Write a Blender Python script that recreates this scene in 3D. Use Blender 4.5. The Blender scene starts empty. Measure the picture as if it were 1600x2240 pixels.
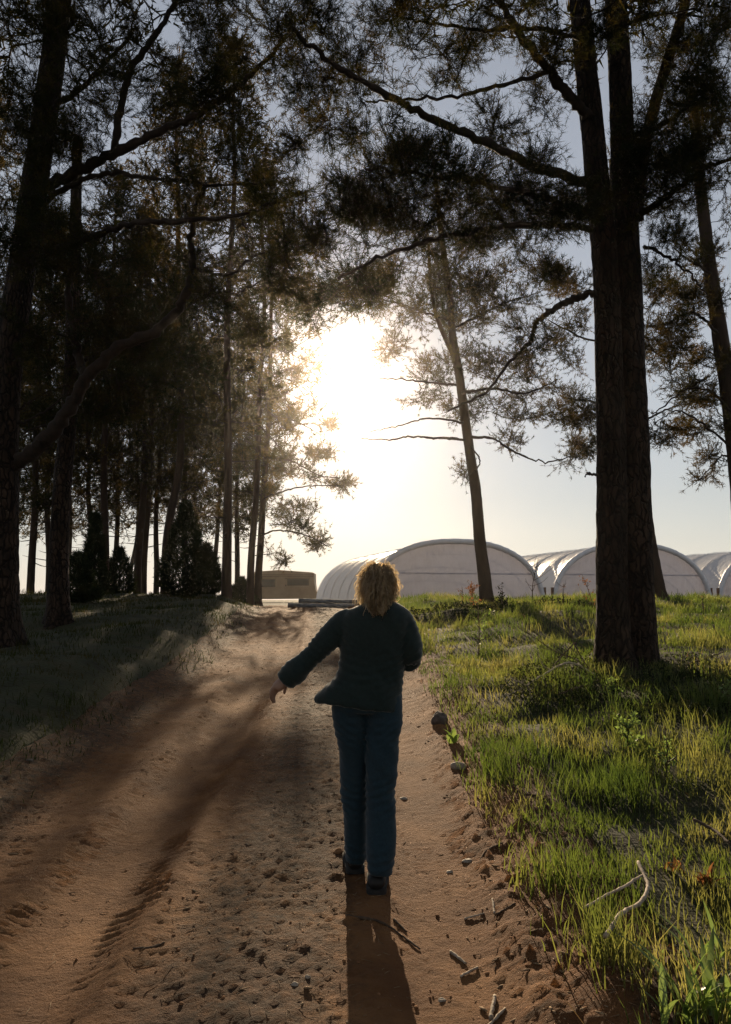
import bpy, math
import numpy as np

# ------------------------------------------------------------------ camera, sky, sun, exposure
scene = bpy.context.scene
F = 1750.0                 # focal length in photograph pixels (1600 x 2240)
CAMZ = 1.77
TILT = math.radians(6.2)
cam_d = bpy.data.cameras.new('camera')
cam_d.sensor_fit = 'VERTICAL'
cam_d.sensor_height = 36.0
cam_d.lens = 36.0 * F / 2240.0
cam_d.clip_start = 0.05
cam_d.clip_end = 2000.0
cam = bpy.data.objects.new('camera', cam_d)
scene.collection.objects.link(cam)
cam.location = (0, 0, CAMZ)
cam.rotation_euler = (math.pi / 2 + TILT, 0, 0)
scene.camera = cam

SUN_AZ = math.radians(-2.2)      # left of straight ahead
SUN_EL = math.radians(15.8)
SUN_STRENGTH = 5.0
SKY_STRENGTH = 0.112
EXPOSURE = 0.55
HAZE_DENSITY = 0.00027
HAZE_G = 0.925

world = bpy.data.worlds.new('World')
scene.world = world
world.use_nodes = True
nt = world.node_tree
bgn = nt.nodes['Background']
sky = nt.nodes.new('ShaderNodeTexSky')
sky.sky_type = 'NISHITA'
sky.sun_disc = False
sky.sun_elevation = SUN_EL
sky.sun_rotation = SUN_AZ
sky.altitude = 100
sky.air_density = 1.3
sky.dust_density = 0.015
sky.ozone_density = 2.0
wb = nt.nodes.new('ShaderNodeMixRGB'); wb.blend_type = 'MULTIPLY'; wb.inputs[0].default_value = 1.0
wb.inputs[2].default_value = (1.10, 1.0, 1.08, 1)
nt.links.new(sky.outputs[0], wb.inputs[1])
hs_ = nt.nodes.new('ShaderNodeHueSaturation'); hs_.inputs['Saturation'].default_value = 0.55
gm = nt.nodes.new('ShaderNodeGamma'); gm.inputs[1].default_value = 0.65      # thin high cloud: an evener, paler sky
nt.links.new(wb.outputs[0], hs_.inputs['Color']); nt.links.new(hs_.outputs[0], gm.inputs[0])
nt.links.new(gm.outputs[0], bgn.inputs[0])
bgn.inputs[1].default_value = SKY_STRENGTH

sun_d = bpy.data.lights.new('sun', 'SUN')
sun_d.energy = SUN_STRENGTH
sun_d.angle = math.radians(0.5)
sun_d.color = (1.0, 0.78, 0.52)
sun = bpy.data.objects.new('sun', sun_d)
scene.collection.objects.link(sun)
sun.rotation_euler = (math.pi / 2 - SUN_EL, 0, math.pi - SUN_AZ)

vs = scene.view_settings
vs.view_transform = 'Standard'
vs.look = 'None'
vs.exposure = EXPOSURE
vs.gamma = 1.0
vs.use_curve_mapping = False
cy = scene.cycles
cy.max_bounces = 4
cy.diffuse_bounces = 1
cy.glossy_bounces = 1
cy.transmission_bounces = 2
cy.transparent_max_bounces = 8
cy.volume_bounces = 0
cy.caustics_reflective = False
cy.caustics_refractive = False
cy.use_denoising = True
cy.denoising_prefilter = 'NONE'
cy.use_adaptive_sampling = True
cy.adaptive_threshold = 0.02

# ------------------------------------------------------------------ helpers
rng = np.random.default_rng(11)
COL = scene.collection


def at(px, py, Y):
    """world point seen at photograph pixel (px, py) at the distance Y"""
    r, u = (px - 800) / F, (1120 - py) / F
    y = math.cos(TILT) - math.sin(TILT) * u
    z = math.sin(TILT) + math.cos(TILT) * u
    s = Y / y
    return np.array([r * s, Y, CAMZ + z * s])


def ss(a, b, x):
    t = np.clip((np.asarray(x, float) - a) / (b - a), 0, 1)
    return t * t * (3 - 2 * t)


def hash2(ix, iy, seed):
    h = (ix.astype(np.int64) * 374761393 + iy.astype(np.int64) * 668265263 + seed * 974711) & 0xffffffff
    h = ((h ^ (h >> 13)) * 1274126177) & 0xffffffff
    h = h ^ (h >> 16)
    return (h & 0xffffff) / float(0xffffff)


def vnoise(x, y, seed=0):
    x = np.asarray(x, float); y = np.asarray(y, float)
    xi = np.floor(x); yi = np.floor(y)
    fx = x - xi; fy = y - yi
    fx = fx * fx * (3 - 2 * fx); fy = fy * fy * (3 - 2 * fy)
    a = hash2(xi, yi, seed); b = hash2(xi + 1, yi, seed)
    c = hash2(xi, yi + 1, seed); d = hash2(xi + 1, yi + 1, seed)
    return (a * (1 - fx) + b * fx) * (1 - fy) + (c * (1 - fx) + d * fx) * fy


def fbm(x, y, seed=0, octs=4):
    s = 0; a = 0.5
    for k in range(octs):
        s = s + a * (vnoise(x, y, seed + 17 * k) - 0.5)
        x = np.asarray(x) * 2.03 + 3.1; y = np.asarray(y) * 2.03 + 1.7; a *= 0.5
    return s


_yy = np.linspace(-60, 60, 2401)
_sl = 0.07 * (1 - ss(16, 27, _yy)) * ss(-30, -10, _yy)
_zz = np.concatenate([[0], np.cumsum((_sl[1:] + _sl[:-1]) / 2 * np.diff(_yy))])
_zz -= np.interp(0, _yy, _zz)


def basez(y):
    return np.interp(y, _yy, _zz)


def road_c(y):
    y = np.asarray(y, float)
    return -0.035 * np.clip(y - 11, 0, 12) ** 1.45 * 0.55 - 0.30 * np.clip(y - 23, 0, 400)


def terrain(x, y, detail=True):
    x = np.asarray(x, float); y = np.asarray(y, float)
    u = x - road_c(y)
    near = 1 - ss(24, 34, y)
    z = basez(y)
    z = z + near * (0.36 * ss(-2.05, -3.5, u) + 0.09 * ss(0.70, 0.98, u) + 0.14 * ss(1.0, 4.0, u))
    out = np.maximum(ss(-2.2, -3.4, u), ss(0.85, 1.6, u))
    far = np.clip(1 - np.abs(x) / 500, 0, 1)
    z = z + out * near * (0.34 * fbm(x * 0.55, y * 0.55, 3) + 0.12 * fbm(x * 2.2, y * 2.2, 9)) + (1 - near) * 0.2 * fbm(x * .05, y * .05, 5) * far
    # low hummocks in the meadow
    for (hx, hy, hr, hh) in ((1.9, 17.0, 1.1, .22), (3.9, 15.2, 1.3, .20), (5.2, 18.5, 1.6, .18), (3.2, 10.2, .75, .20)):
        z = z + hh * np.exp(-((x - hx) ** 2 + (y - hy) ** 2 * 1.6) / hr ** 2)
    return z


def ground_px(px, py, y0=2.0, y1=40.0):
    ys = np.linspace(y0, y1, 3000)
    for Y in ys:
        p = at(px, py, Y)
        if p[2] <= float(terrain(p[0], p[1])):
            return p
    return at(px, py, y1)


def mk(name, V, faces, mat=None, parent=None, origin=None, smooth=True, mats=None, midx=None):
    """one mesh object from numpy arrays; faces is one (n,k) array or a list of them"""
    V = np.asarray(V, np.float32).reshape(-1, 3)
    if origin is not None:
        V = V - np.asarray(origin, np.float32)
    if not isinstance(faces, (list, tuple)):
        faces = [faces]
    faces = [np.asarray(f, np.int32) for f in faces if len(f)]
    me = bpy.data.meshes.new(name)
    me.vertices.add(len(V))
    me.vertices.foreach_set('co', V.ravel())
    loops = np.concatenate([f.ravel() for f in faces])
    tot = np.concatenate([np.full(len(f), f.shape[1], np.int32) for f in faces])
    start = np.concatenate([[0], np.cumsum(tot)[:-1]]).astype(np.int32)
    me.loops.add(len(loops))
    me.loops.foreach_set('vertex_index', loops)
    me.polygons.add(len(tot))
    me.polygons.foreach_set('loop_start', start)
    me.polygons.foreach_set('loop_total', tot)
    me.polygons.foreach_set('use_smooth', np.full(len(tot), smooth, bool))
    for m in (mats or [mat]):
        me.materials.append(m)
    if midx is not None:
        me.polygons.foreach_set('material_index', np.asarray(midx, np.int32))
    me.update(calc_edges=True)
    o = bpy.data.objects.new(name, me)
    COL.objects.link(o)
    if parent is not None:
        o.parent = parent
    elif origin is not None:
        o.location = [float(c) for c in origin]
    return o


def tag(o, label=None, cat=None, group=None, kind=None):
    if label: o['label'] = label
    if cat: o['category'] = cat
    if group: o['group'] = group
    if kind: o['kind'] = kind
    return o


def empty(name, loc, label=None, cat=None, group=None):
    o = bpy.data.objects.new(name, None)
    COL.objects.link(o)
    o.location = [float(c) for c in loc]
    o.empty_display_size = 0.2
    return tag(o, label, cat, group)


def copy_tree(o, parent=None):
    c = o.copy(); COL.objects.link(c); c.parent = parent
    for ch in list(o.children):
        copy_tree(ch, c)
    return c


def nrm(a):
    return a / np.maximum(np.linalg.norm(a, axis=-1, keepdims=True), 1e-9)


def catmull(P, n):
    P = np.asarray(P, float)
    if len(P) == 2:
        t = np.linspace(0, 1, n)[:, None]
        return P[0] * (1 - t) + P[1] * t
    Q = np.vstack([2 * P[0] - P[1], P, 2 * P[-1] - P[-2]])
    t = np.linspace(0, len(P) - 1 - 1e-6, n)
    i = t.astype(int); f = (t - i)[:, None]
    p0, p1, p2, p3 = Q[i], Q[i + 1], Q[i + 2], Q[i + 3]
    return 0.5 * (2 * p1 + (p2 - p0) * f + (2 * p0 - 5 * p1 + 4 * p2 - p3) * f ** 2 + (3 * p1 - p0 - 3 * p2 + p3) * f ** 3)


def tubes(P, R, sides=5, cap=True):
    """P (T,n,3) polylines, R (T,n) radii -> verts, face arrays"""
    P = np.asarray(P, float); R = np.asarray(R, float)
    if P.ndim == 2:
        P = P[None]; R = R[None]
    T, n, _ = P.shape
    tan = np.empty_like(P)
    tan[:, 1:-1] = P[:, 2:] - P[:, :-2]
    tan[:, 0] = P[:, 1] - P[:, 0]; tan[:, -1] = P[:, -1] - P[:, -2]
    tan = nrm(tan)
    ax = nrm(P[:, -1] - P[:, 0])
    ref = np.where(np.abs(ax[:, 2:3]) > 0.8, np.array([[1.0, 0.13, 0]]), np.array([[0.07, 0.1, 1.0]]))
    ref = np.repeat(ref[:, None], n, 1)
    b1 = nrm(np.cross(tan, ref)); b2 = np.cross(tan, b1)
    a = np.linspace(0, 2 * np.pi, sides, endpoint=False)
    V = P[:, :, None] + R[:, :, None, None] * (np.cos(a)[:, None] * b1[:, :, None] + np.sin(a)[:, None] * b2[:, :, None])
    idx = np.arange(T * n * sides).reshape(T, n, sides)
    q = np.stack([idx[:, :-1, :], np.roll(idx, -1, 2)[:, :-1, :], np.roll(idx, -1, 2)[:, 1:, :], idx[:, 1:, :]], -1).reshape(-1, 4)
    fs = [q]
    if cap:
        fs.append(idx[:, -1, :].reshape(-1, sides))
        fs.append(idx[:, 0, ::-1].reshape(-1, sides))
    return V.reshape(-1, 3), fs


def merge(parts):
    Vs, by, off = [], {}, 0
    for V, fs in parts:
        Vs.append(V)
        for f in (fs if isinstance(fs, list) else [fs]):
            if len(f):
                by.setdefault(f.shape[1], []).append(f + off)
        off += len(V)
    return np.concatenate(Vs), [np.concatenate(v) for v in by.values()]


def box(x0, x1, y0, y1, z0, z1):
    V = np.array([[x, y, z] for z in (z0, z1) for y in (y0, y1) for x in (x0, x1)], float)
    Fc = np.array([[0, 2, 3, 1], [4, 5, 7, 6], [0, 1, 5, 4], [2, 6, 7, 3], [0, 4, 6, 2], [1, 3, 7, 5]])
    return V, [Fc]


# ------------------------------------------------------------------ materials
def new_mat(name):
    m = bpy.data.materials.new(name); m.use_nodes = True
    t = m.node_tree; t.nodes.clear()
    out = t.nodes.new('ShaderNodeOutputMaterial')
    return m, t, out


def ramp_noise(t, cols, scale, detail=5, rough=0.6, stretch=None, lo=0.3, hi=0.7):
    g = t.nodes.new('ShaderNodeNewGeometry')
    src = g.outputs['Position']
    if stretch:
        mp = t.nodes.new('ShaderNodeMapping'); mp.inputs['Scale'].default_value = stretch
        t.links.new(src, mp.inputs[0]); src = mp.outputs[0]
    n = t.nodes.new('ShaderNodeTexNoise')
    n.inputs['Scale'].default_value = scale; n.inputs['Detail'].default_value = detail; n.inputs['Roughness'].default_value = rough
    t.links.new(src, n.inputs['Vector'])
    r = t.nodes.new('ShaderNodeValToRGB')
    els = r.color_ramp.elements
    while len(els) < len(cols): els.new(0.5)
    for k, c in enumerate(cols):
        els[k].position = lo + (hi - lo) * k / (len(cols) - 1)
        els[k].color = (*c, 1)
    t.links.new(n.outputs['Fac'], r.inputs['Fac'])
    return r.outputs['Color'], n, src


def surf_mat(name, cols, scale, rough=0.85, bump=0.0, bscale=40, bdist=0.01, stretch=None, spec=0.3, sheen=0, lo=.3, hi=.7):
    m, t, out = new_mat(name)
    c, n, src = ramp_noise(t, cols, scale, stretch=stretch, lo=lo, hi=hi)
    p = t.nodes.new('ShaderNodeBsdfPrincipled')
    p.inputs['Roughness'].default_value = rough
    p.inputs['Specular IOR Level'].default_value = spec
    if sheen:
        p.inputs['Sheen Weight'].default_value = sheen
        p.inputs['Sheen Roughness'].default_value = 0.4
    t.links.new(c, p.inputs['Base Color'])
    if bump:
        n2 = t.nodes.new('ShaderNodeTexNoise'); n2.inputs['Scale'].default_value = bscale; n2.inputs['Detail'].default_value = 6
        t.links.new(src, n2.inputs['Vector'])
        b = t.nodes.new('ShaderNodeBump'); b.inputs['Strength'].default_value = bump; b.inputs['Distance'].default_value = bdist
        t.links.new(n2.outputs['Fac'], b.inputs['Height']); t.links.new(b.outputs[0], p.inputs['Normal'])
    t.links.new(p.outputs[0], out.inputs[0])
    return m


def leaf_mat(name, cols, tcols, scale, mix=0.5, gloss=0.0):
    m, t, out = new_mat(name)
    c, n, src = ramp_noise(t, cols, scale, detail=2)
    c2 = t.nodes.new('ShaderNodeValToRGB')
    els = c2.color_ramp.elements
    while len(els) < len(tcols): els.new(.5)
    for k, cc in enumerate(tcols):
        els[k].position = .3 + .4 * k / (len(tcols) - 1); els[k].color = (*cc, 1)
    t.links.new(n.outputs['Fac'], c2.inputs['Fac'])
    d = t.nodes.new('ShaderNodeBsdfDiffuse'); tr = t.nodes.new('ShaderNodeBsdfTranslucent')
    t.links.new(c, d.inputs[0]); t.links.new(c2.outputs[0], tr.inputs[0])
    mx = t.nodes.new('ShaderNodeMixShader'); mx.inputs[0].default_value = mix
    t.links.new(d.outputs[0], mx.inputs[1]); t.links.new(tr.outputs[0], mx.inputs[2])
    res = mx.outputs[0]
    if gloss:
        gl = t.nodes.new('ShaderNodeBsdfGlossy'); gl.inputs['Roughness'].default_value = 0.35
        gl.inputs[0].default_value = (0.8, 0.8, 0.75, 1)
        m2 = t.nodes.new('ShaderNodeMixShader'); m2.inputs[0].default_value = gloss
        t.links.new(res, m2.inputs[1]); t.links.new(gl.outputs[0], m2.inputs[2]); res = m2.outputs[0]
    t.links.new(res, out.inputs[0])
    return m


M = {}
M['bark'] = surf_mat('bark', [(.012, .008, .006), (.028, .018, .012), (.055, .034, .022)], 9, .9, .8, 30, .02, stretch=(1, 1, .22))
def bark_mat(name, cols):
    m, t, out = new_mat(name)
    c, n, src = ramp_noise(t, cols, 7, 6, .65, stretch=(1, 1, .35))
    mp = t.nodes.new('ShaderNodeMapping'); mp.inputs['Scale'].default_value = (1, 1, .30)
    g = t.nodes.new('ShaderNodeNewGeometry')
    nz = t.nodes.new('ShaderNodeTexNoise'); nz.inputs['Scale'].default_value = 6; nz.inputs['Detail'].default_value = 3
    t.links.new(g.outputs['Position'], nz.inputs['Vector'])
    va = t.nodes.new('ShaderNodeVectorMath'); va.operation = 'MULTIPLY_ADD'; va.inputs[1].default_value = (.12, .12, .3)
    t.links.new(nz.outputs['Color'], va.inputs[0]); t.links.new(g.outputs['Position'], va.inputs[2])
    t.links.new(va.outputs[0], mp.inputs[0])
    vo = t.nodes.new('ShaderNodeTexVoronoi'); vo.feature = 'DISTANCE_TO_EDGE'; vo.inputs['Scale'].default_value = 16
    t.links.new(mp.outputs[0], vo.inputs['Vector'])
    mr = t.nodes.new('ShaderNodeMapRange'); mr.inputs[1].default_value = 0; mr.inputs[2].default_value = .16
    t.links.new(vo.outputs['Distance'], mr.inputs[0])
    mx = t.nodes.new('ShaderNodeMixRGB'); mx.inputs[1].default_value = (cols[0][0] * .5, cols[0][1] * .5, cols[0][2] * .5, 1)
    t.links.new(mr.outputs[0], mx.inputs[0]); t.links.new(c, mx.inputs[2])
    p = t.nodes.new('ShaderNodeBsdfPrincipled'); p.inputs['Roughness'].default_value = .9; p.inputs['Specular IOR Level'].default_value = .2
    t.links.new(mx.outputs[0], p.inputs['Base Color'])
    ad = t.nodes.new('ShaderNodeMath'); ad.operation = 'MULTIPLY_ADD'; ad.inputs[1].default_value = .35
    t.links.new(n.outputs['Fac'], ad.inputs[0]); t.links.new(mr.outputs[0], ad.inputs[2])
    b = t.nodes.new('ShaderNodeBump'); b.inputs['Strength'].default_value = 1; b.inputs['Distance'].default_value = .03
    t.links.new(ad.outputs[0], b.inputs['Height']); t.links.new(b.outputs[0], p.inputs['Normal'])
    t.links.new(p.outputs[0], out.inputs[0])
    return m


M['bark'] = bark_mat('bark', [(.014, .009, .006), (.032, .020, .013), (.07, .042, .026)])
M['barkfar'] = surf_mat('bark_upper', [(.018, .011, .007), (.05, .028, .016)], 6, .9, .5, 20, .02, stretch=(1, 1, .3))
M['twig'] = surf_mat('twig_bark', [(.014, .010, .007), (.035, .022, .014)], 12, .9)
M['needle'] = leaf_mat('pine_needle', [(.010, .017, .010), (.018, .028, .013), (.034, .036, .014)], [(.02, .028, .008), (.05, .045, .012), (.15, .095, .02)], 3.0, .4)
M['needlefar'] = leaf_mat('pine_needle_far', [(.012, .019, .010), (.022, .030, .013), (.040, .040, .016)], [(.03, .035, .01), (.09, .065, .018), (.20, .12, .03)], 1.2, .45)
M['juniper'] = leaf_mat('juniper_leaf', [(.012, .020, .012), (.028, .040, .018)], [(.02, .03, .01), (.06, .06, .02)], 3.0, .3)
M['grass'] = leaf_mat('grass_blade', [(.020, .032, .011), (.040, .054, .017), (.085, .080, .030)], [(.055, .10, .015), (.16, .21, .032), (.38, .34, .09)], 1.0, .58, .03)
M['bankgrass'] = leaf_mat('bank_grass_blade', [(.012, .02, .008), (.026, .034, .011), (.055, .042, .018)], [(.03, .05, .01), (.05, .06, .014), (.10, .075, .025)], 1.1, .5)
M['drygrass'] = leaf_mat('dry_grass', [(.07, .042, .018), (.14, .09, .042), (.24, .16, .08)], [(.12, .075, .03), (.22, .14, .06), (.34, .23, .10)], 14, .45)
M['lush'] = leaf_mat('lush_leaf', [(.06, .11, .03), (.10, .15, .05)], [(.20, .32, .05), (.33, .42, .10)], 14, .5, .06)
M['bracken'] = leaf_mat('dead_bracken', [(.13, .055, .02), (.26, .12, .05)], [(.25, .10, .03), (.4, .18, .07)], 25, .45)
M['meadow'] = surf_mat('meadow_soil', [(.016, .015, .006), (.028, .032, .010), (.045, .034, .013)], 3.5, .95, .6, 30, .03)
M['stick'] = surf_mat('dead_wood', [(.24, .18, .12), (.52, .43, .33)], 30, .8, .5, 90, .004)
M['stickdark'] = surf_mat('dark_dead_wood', [(.05, .032, .02), (.12, .08, .05)], 30, .85, .5, 90, .004)
M['stone'] = surf_mat('field_stone', [(.07, .055, .045), (.15, .12, .10)], 22, .8, .6, 60, .006)
M['palestone'] = surf_mat('pale_stone', [(.22, .17, .12), (.42, .35, .27)], 26, .75, .5, 70, .005)


def dirt_mat():
    m, t, out = new_mat('track_dirt')
    c, n, src = ramp_noise(t, [(.105, .042, .014), (.19, .082, .027), (.30, .145, .054)], 1.6, 8, .65)
    # darker litter with its own shape along the crown and the shoulders (vertex mask)
    a = t.nodes.new('ShaderNodeAttribute'); a.attribute_name = 'litter'
    n3 = t.nodes.new('ShaderNodeTexNoise'); n3.inputs['Scale'].default_value = 14; n3.inputs['Detail'].default_value = 8; n3.inputs['Roughness'].default_value = .75
    t.links.new(src, n3.inputs['Vector'])
    ad = t.nodes.new('ShaderNodeMath'); ad.operation = 'MULTIPLY_ADD'
    t.links.new(n3.outputs['Fac'], ad.inputs[0]); ad.inputs[1].default_value = 2.6; ad.inputs[2].default_value = -1.55
    ad2 = t.nodes.new('ShaderNodeMath'); ad2.operation = 'ADD'; ad2.use_clamp = False
    t.links.new(ad.outputs[0], ad2.inputs[0]); t.links.new(a.outputs['Fac'], ad2.inputs[1])
    cl = t.nodes.new('ShaderNodeClamp'); t.links.new(ad2.outputs[0], cl.inputs[0])
    mx = t.nodes.new('ShaderNodeMixRGB'); mx.inputs[2].default_value = (.040, .024, .013, 1)
    t.links.new(cl.outputs[0], mx.inputs[0]); t.links.new(c, mx.inputs[1])
    p = t.nodes.new('ShaderNodeBsdfPrincipled'); p.inputs['Roughness'].default_value = .9; p.inputs['Specular IOR Level'].default_value = .25
    t.links.new(mx.outputs[0], p.inputs['Base Color'])
    n2 = t.nodes.new('ShaderNodeTexNoise'); n2.inputs['Scale'].default_value = 55; n2.inputs['Detail'].default_value = 9; n2.inputs['Roughness'].default_value = .7
    t.links.new(src, n2.inputs['Vector'])
    b = t.nodes.new('ShaderNodeBump'); b.inputs['Strength'].default_value = 1.0; b.inputs['Distance'].default_value = .022
    t.links.new(n2.outputs['Fac'], b.inputs['Height']); t.links.new(b.outputs[0], p.inputs['Normal'])
    t.links.new(p.outputs[0], out.inputs[0])
    return m


M['dirt'] = dirt_mat()


# ------------------------------------------------------------------ ground and track
def build_ground():
    n = 230
    s = np.linspace(-1, 1, n)
    xs = 255 * np.sinh(s * 6.6) / np.sinh(6.6)
    s2 = np.linspace(-0.76, 1, n + 90)
    ys = 255 * np.sinh(s2 * 6.1) / np.sinh(6.1) + 6
    X, Y = np.meshgrid(xs, ys)
    Z = terrain(X, Y)
    u = X - road_c(Y)
    inside = ss(-2.75, -2.55, u) * (1 - ss(1.15, 1.35, u)) * (1 - ss(30, 32, Y)) * ss(0.6, 1.0, Y)
    Z = Z - 0.16 * inside
    V = np.stack([X, Y, Z], -1).reshape(-1, 3)
    idx = np.arange(X.size).reshape(X.shape)
    q = np.stack([idx[:-1, :-1], idx[:-1, 1:], idx[1:, 1:], idx[1:, :-1]], -1).reshape(-1, 4)
    o = mk('ground', V, q, M['meadow'])
    tag(o, kind='structure')


def road_h(u, x, Y):
    z = terrain(x, Y)
    near = 1 - ss(20, 28, Y)
    wob = 0.05 * (vnoise(Y * .5, Y * 0, 41) - .5)
    rl = np.exp(-((u + 1.34 + wob) / .27) ** 4)
    rr = np.exp(-((u - .36 + wob) / .24) ** 4)
    z = z - .055 * rl - .05 * rr + .018 * np.exp(-((u + .45) / .4) ** 2)
    z = z + .022 * np.exp(-((u + 1.00) / .07) ** 2) + .02 * np.exp(-((u + 1.72) / .08) ** 2) + .024 * np.exp(-((u - .70) / .07) ** 2)
    rough = 1 - .72 * np.maximum(rl, rr) + .9 * ss(.5, .75, u)
    z = z + rough * (.05 * fbm(x * 2.2, Y * 2.2, 21, 2) + .014 * fbm(x * 17, Y * 17, 22, 3)) + (.006 + .012 * rough) * fbm(x * 41, Y * 41, 24, 2)
    clod = np.clip(vnoise(x * 23, Y * 23, 77) - .80, 0, 1) * .09 * rough * ss(.35, .7, vnoise(x * 2, Y * 2, 78))
    z = z + clod * near

    def tread(uc, half, per, amp, seed, slant):
        win = np.exp(-((u - uc - wob) / half) ** 6)
        ph = Y / per + np.abs(u - uc - wob) * slant + .6 * vnoise(Y * 3, u * 3, seed)
        w = np.clip(np.sin(2 * np.pi * ph) * 1.6, -1, 1) * (.35 + .9 * vnoise(x * 9, Y * 9, seed + 2))
        patch = ss(.35, .6, vnoise(x * 1.1, Y * .8, seed + 5)) * ss(.22, .5, vnoise(x * 6, Y * 5, seed + 6))
        return amp * win * w * patch
    z = z + tread(-1.10, .11, .075, .011, 51, 6) + tread(-1.42, .14, .048, .006, 57, 5)
    z = z + tread(.58, .11, .066, .0055, 63, -5) * ss(3.6, 5.0, Y) + tread(.32, .14, .05, .0025, 69, 5) + tread(-1.62, .07, .06, .006, 71, 4)
    return z


def build_road():
    ys = [1.0]
    while ys[-1] < 31: ys.append(ys[-1] + max(.0125, .0055 * ys[-1]))
    ys = np.array(ys)
    us = np.linspace(-2.85, 1.45, 200)
    U, Y = np.meshgrid(us, ys)
    X = U + road_c(Y)
    Z = road_h(U, X, Y)
    e = np.minimum(np.minimum(ss(-2.85, -2.6, U), 1 - ss(1.2, 1.45, U)), np.minimum(1 - ss(29, 31, Y), ss(1.0, 1.2, Y)))
    Z = Z + .012 - .09 * (1 - e)
    V = np.stack([X, Y, Z], -1).reshape(-1, 3)
    idx = np.arange(X.size).reshape(X.shape)
    q = np.stack([idx[:-1, :-1], idx[:-1, 1:], idx[1:, 1:], idx[1:, :-1]], -1).reshape(-1, 4)
    o = mk('dirt_road', V, q, M['dirt'])
    lit = .95 * np.exp(-((U + .45) / .45) ** 4) + .9 * ss(.78, 1.1, U) + 1.0 * ss(-1.9, -2.4, U)
    lit = lit + .5 * fbm(X * 1.3, Y * .7, 31, 3)
    at_ = o.data.attributes.new('litter', 'FLOAT', 'POINT')
    at_.data.foreach_set('value', lit.ravel().astype(np.float32))
    tag(o, kind='structure')


build_ground()
build_road()


def ground_fine(x, y):
    """the height of the surface one would stand on"""
    u = x - road_c(y)
    inside = (u > -2.55) & (u < 1.15) & (y > 1.2) & (y < 29)
    return np.where(inside, road_h(u, x, y) + .012, terrain(x, y))


# ------------------------------------------------------------------ poly tunnels
def film_mat(name, dcol, tcol, mix, bump, clear):
    m, t, out = new_mat(name)
    d = t.nodes.new('ShaderNodeBsdfPrincipled'); d.inputs['Roughness'].default_value = .45
    c, n, src = ramp_noise(t, [tuple(.62 * v for v in dcol), tuple(.9 * v for v in dcol), dcol], .9, 8, .7)
    t.links.new(c, d.inputs['Base Color'])
    tr = t.nodes.new('ShaderNodeBsdfTranslucent'); tr.inputs[0].default_value = (*tcol, 1)
    mp = t.nodes.new('ShaderNodeMapping'); mp.inputs['Scale'].default_value = (3, 3, .8)
    t.links.new(src, mp.inputs[0])
    n2 = t.nodes.new('ShaderNodeTexNoise'); n2.inputs['Scale'].default_value = 1.6; n2.inputs['Detail'].default_value = 4
    t.links.new(mp.outputs[0], n2.inputs['Vector'])
    b = t.nodes.new('ShaderNodeBump'); b.inputs['Strength'].default_value = bump; b.inputs['Distance'].default_value = .12
    t.links.new(n2.outputs['Fac'], b.inputs['Height'])
    t.links.new(b.outputs[0], d.inputs['Normal']); t.links.new(b.outputs[0], tr.inputs['Normal'])
    mx = t.nodes.new('ShaderNodeMixShader'); mx.inputs[0].default_value = mix
    t.links.new(d.outputs[0], mx.inputs[1]); t.links.new(tr.outputs[0], mx.inputs[2])
    tp = t.nodes.new('ShaderNodeBsdfTransparent')
    m2 = t.nodes.new('ShaderNodeMixShader'); m2.inputs[0].default_value = clear
    t.links.new(mx.outputs[0], m2.inputs[1]); t.links.new(tp.outputs[0], m2.inputs[2])
    t.links.new(m2.outputs[0], out.inputs[0])
    return m


M['film'] = film_mat('tunnel_film', (.68, .69, .73), (.60, .64, .74), .45, .35, .12)
M['endfilm'] = film_mat('tunnel_end_film', (.62, .61, .65), (.62, .60, .68), .5, .5, .0)
M['roll'] = surf_mat('film_roll', [(.62, .61, .63), (.74, .73, .75)], 3, .5, .3, 9, .03)
M['post'] = surf_mat('timber_post', [(.10, .06, .04), (.2, .12, .08)], 10)
T_D = np.array([.971, .24, 0]); T_N = np.array([-.24, .971, 0])
T_W, T_H, T_GAP, T_L = 8.0, 2.95, .5, 12.0
T_P0 = np.array([.08, 33.8, 1.28])


def arch(n, w=T_W, h=T_H, e=2.35):
    a = np.linspace(0, np.pi, n)
    c, s_ = np.cos(a), np.sin(a)
    u = -np.sign(c) * np.abs(c) ** (2 / e); v = np.abs(s_) ** (2 / e)
    return u * w / 2, v * h


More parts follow.
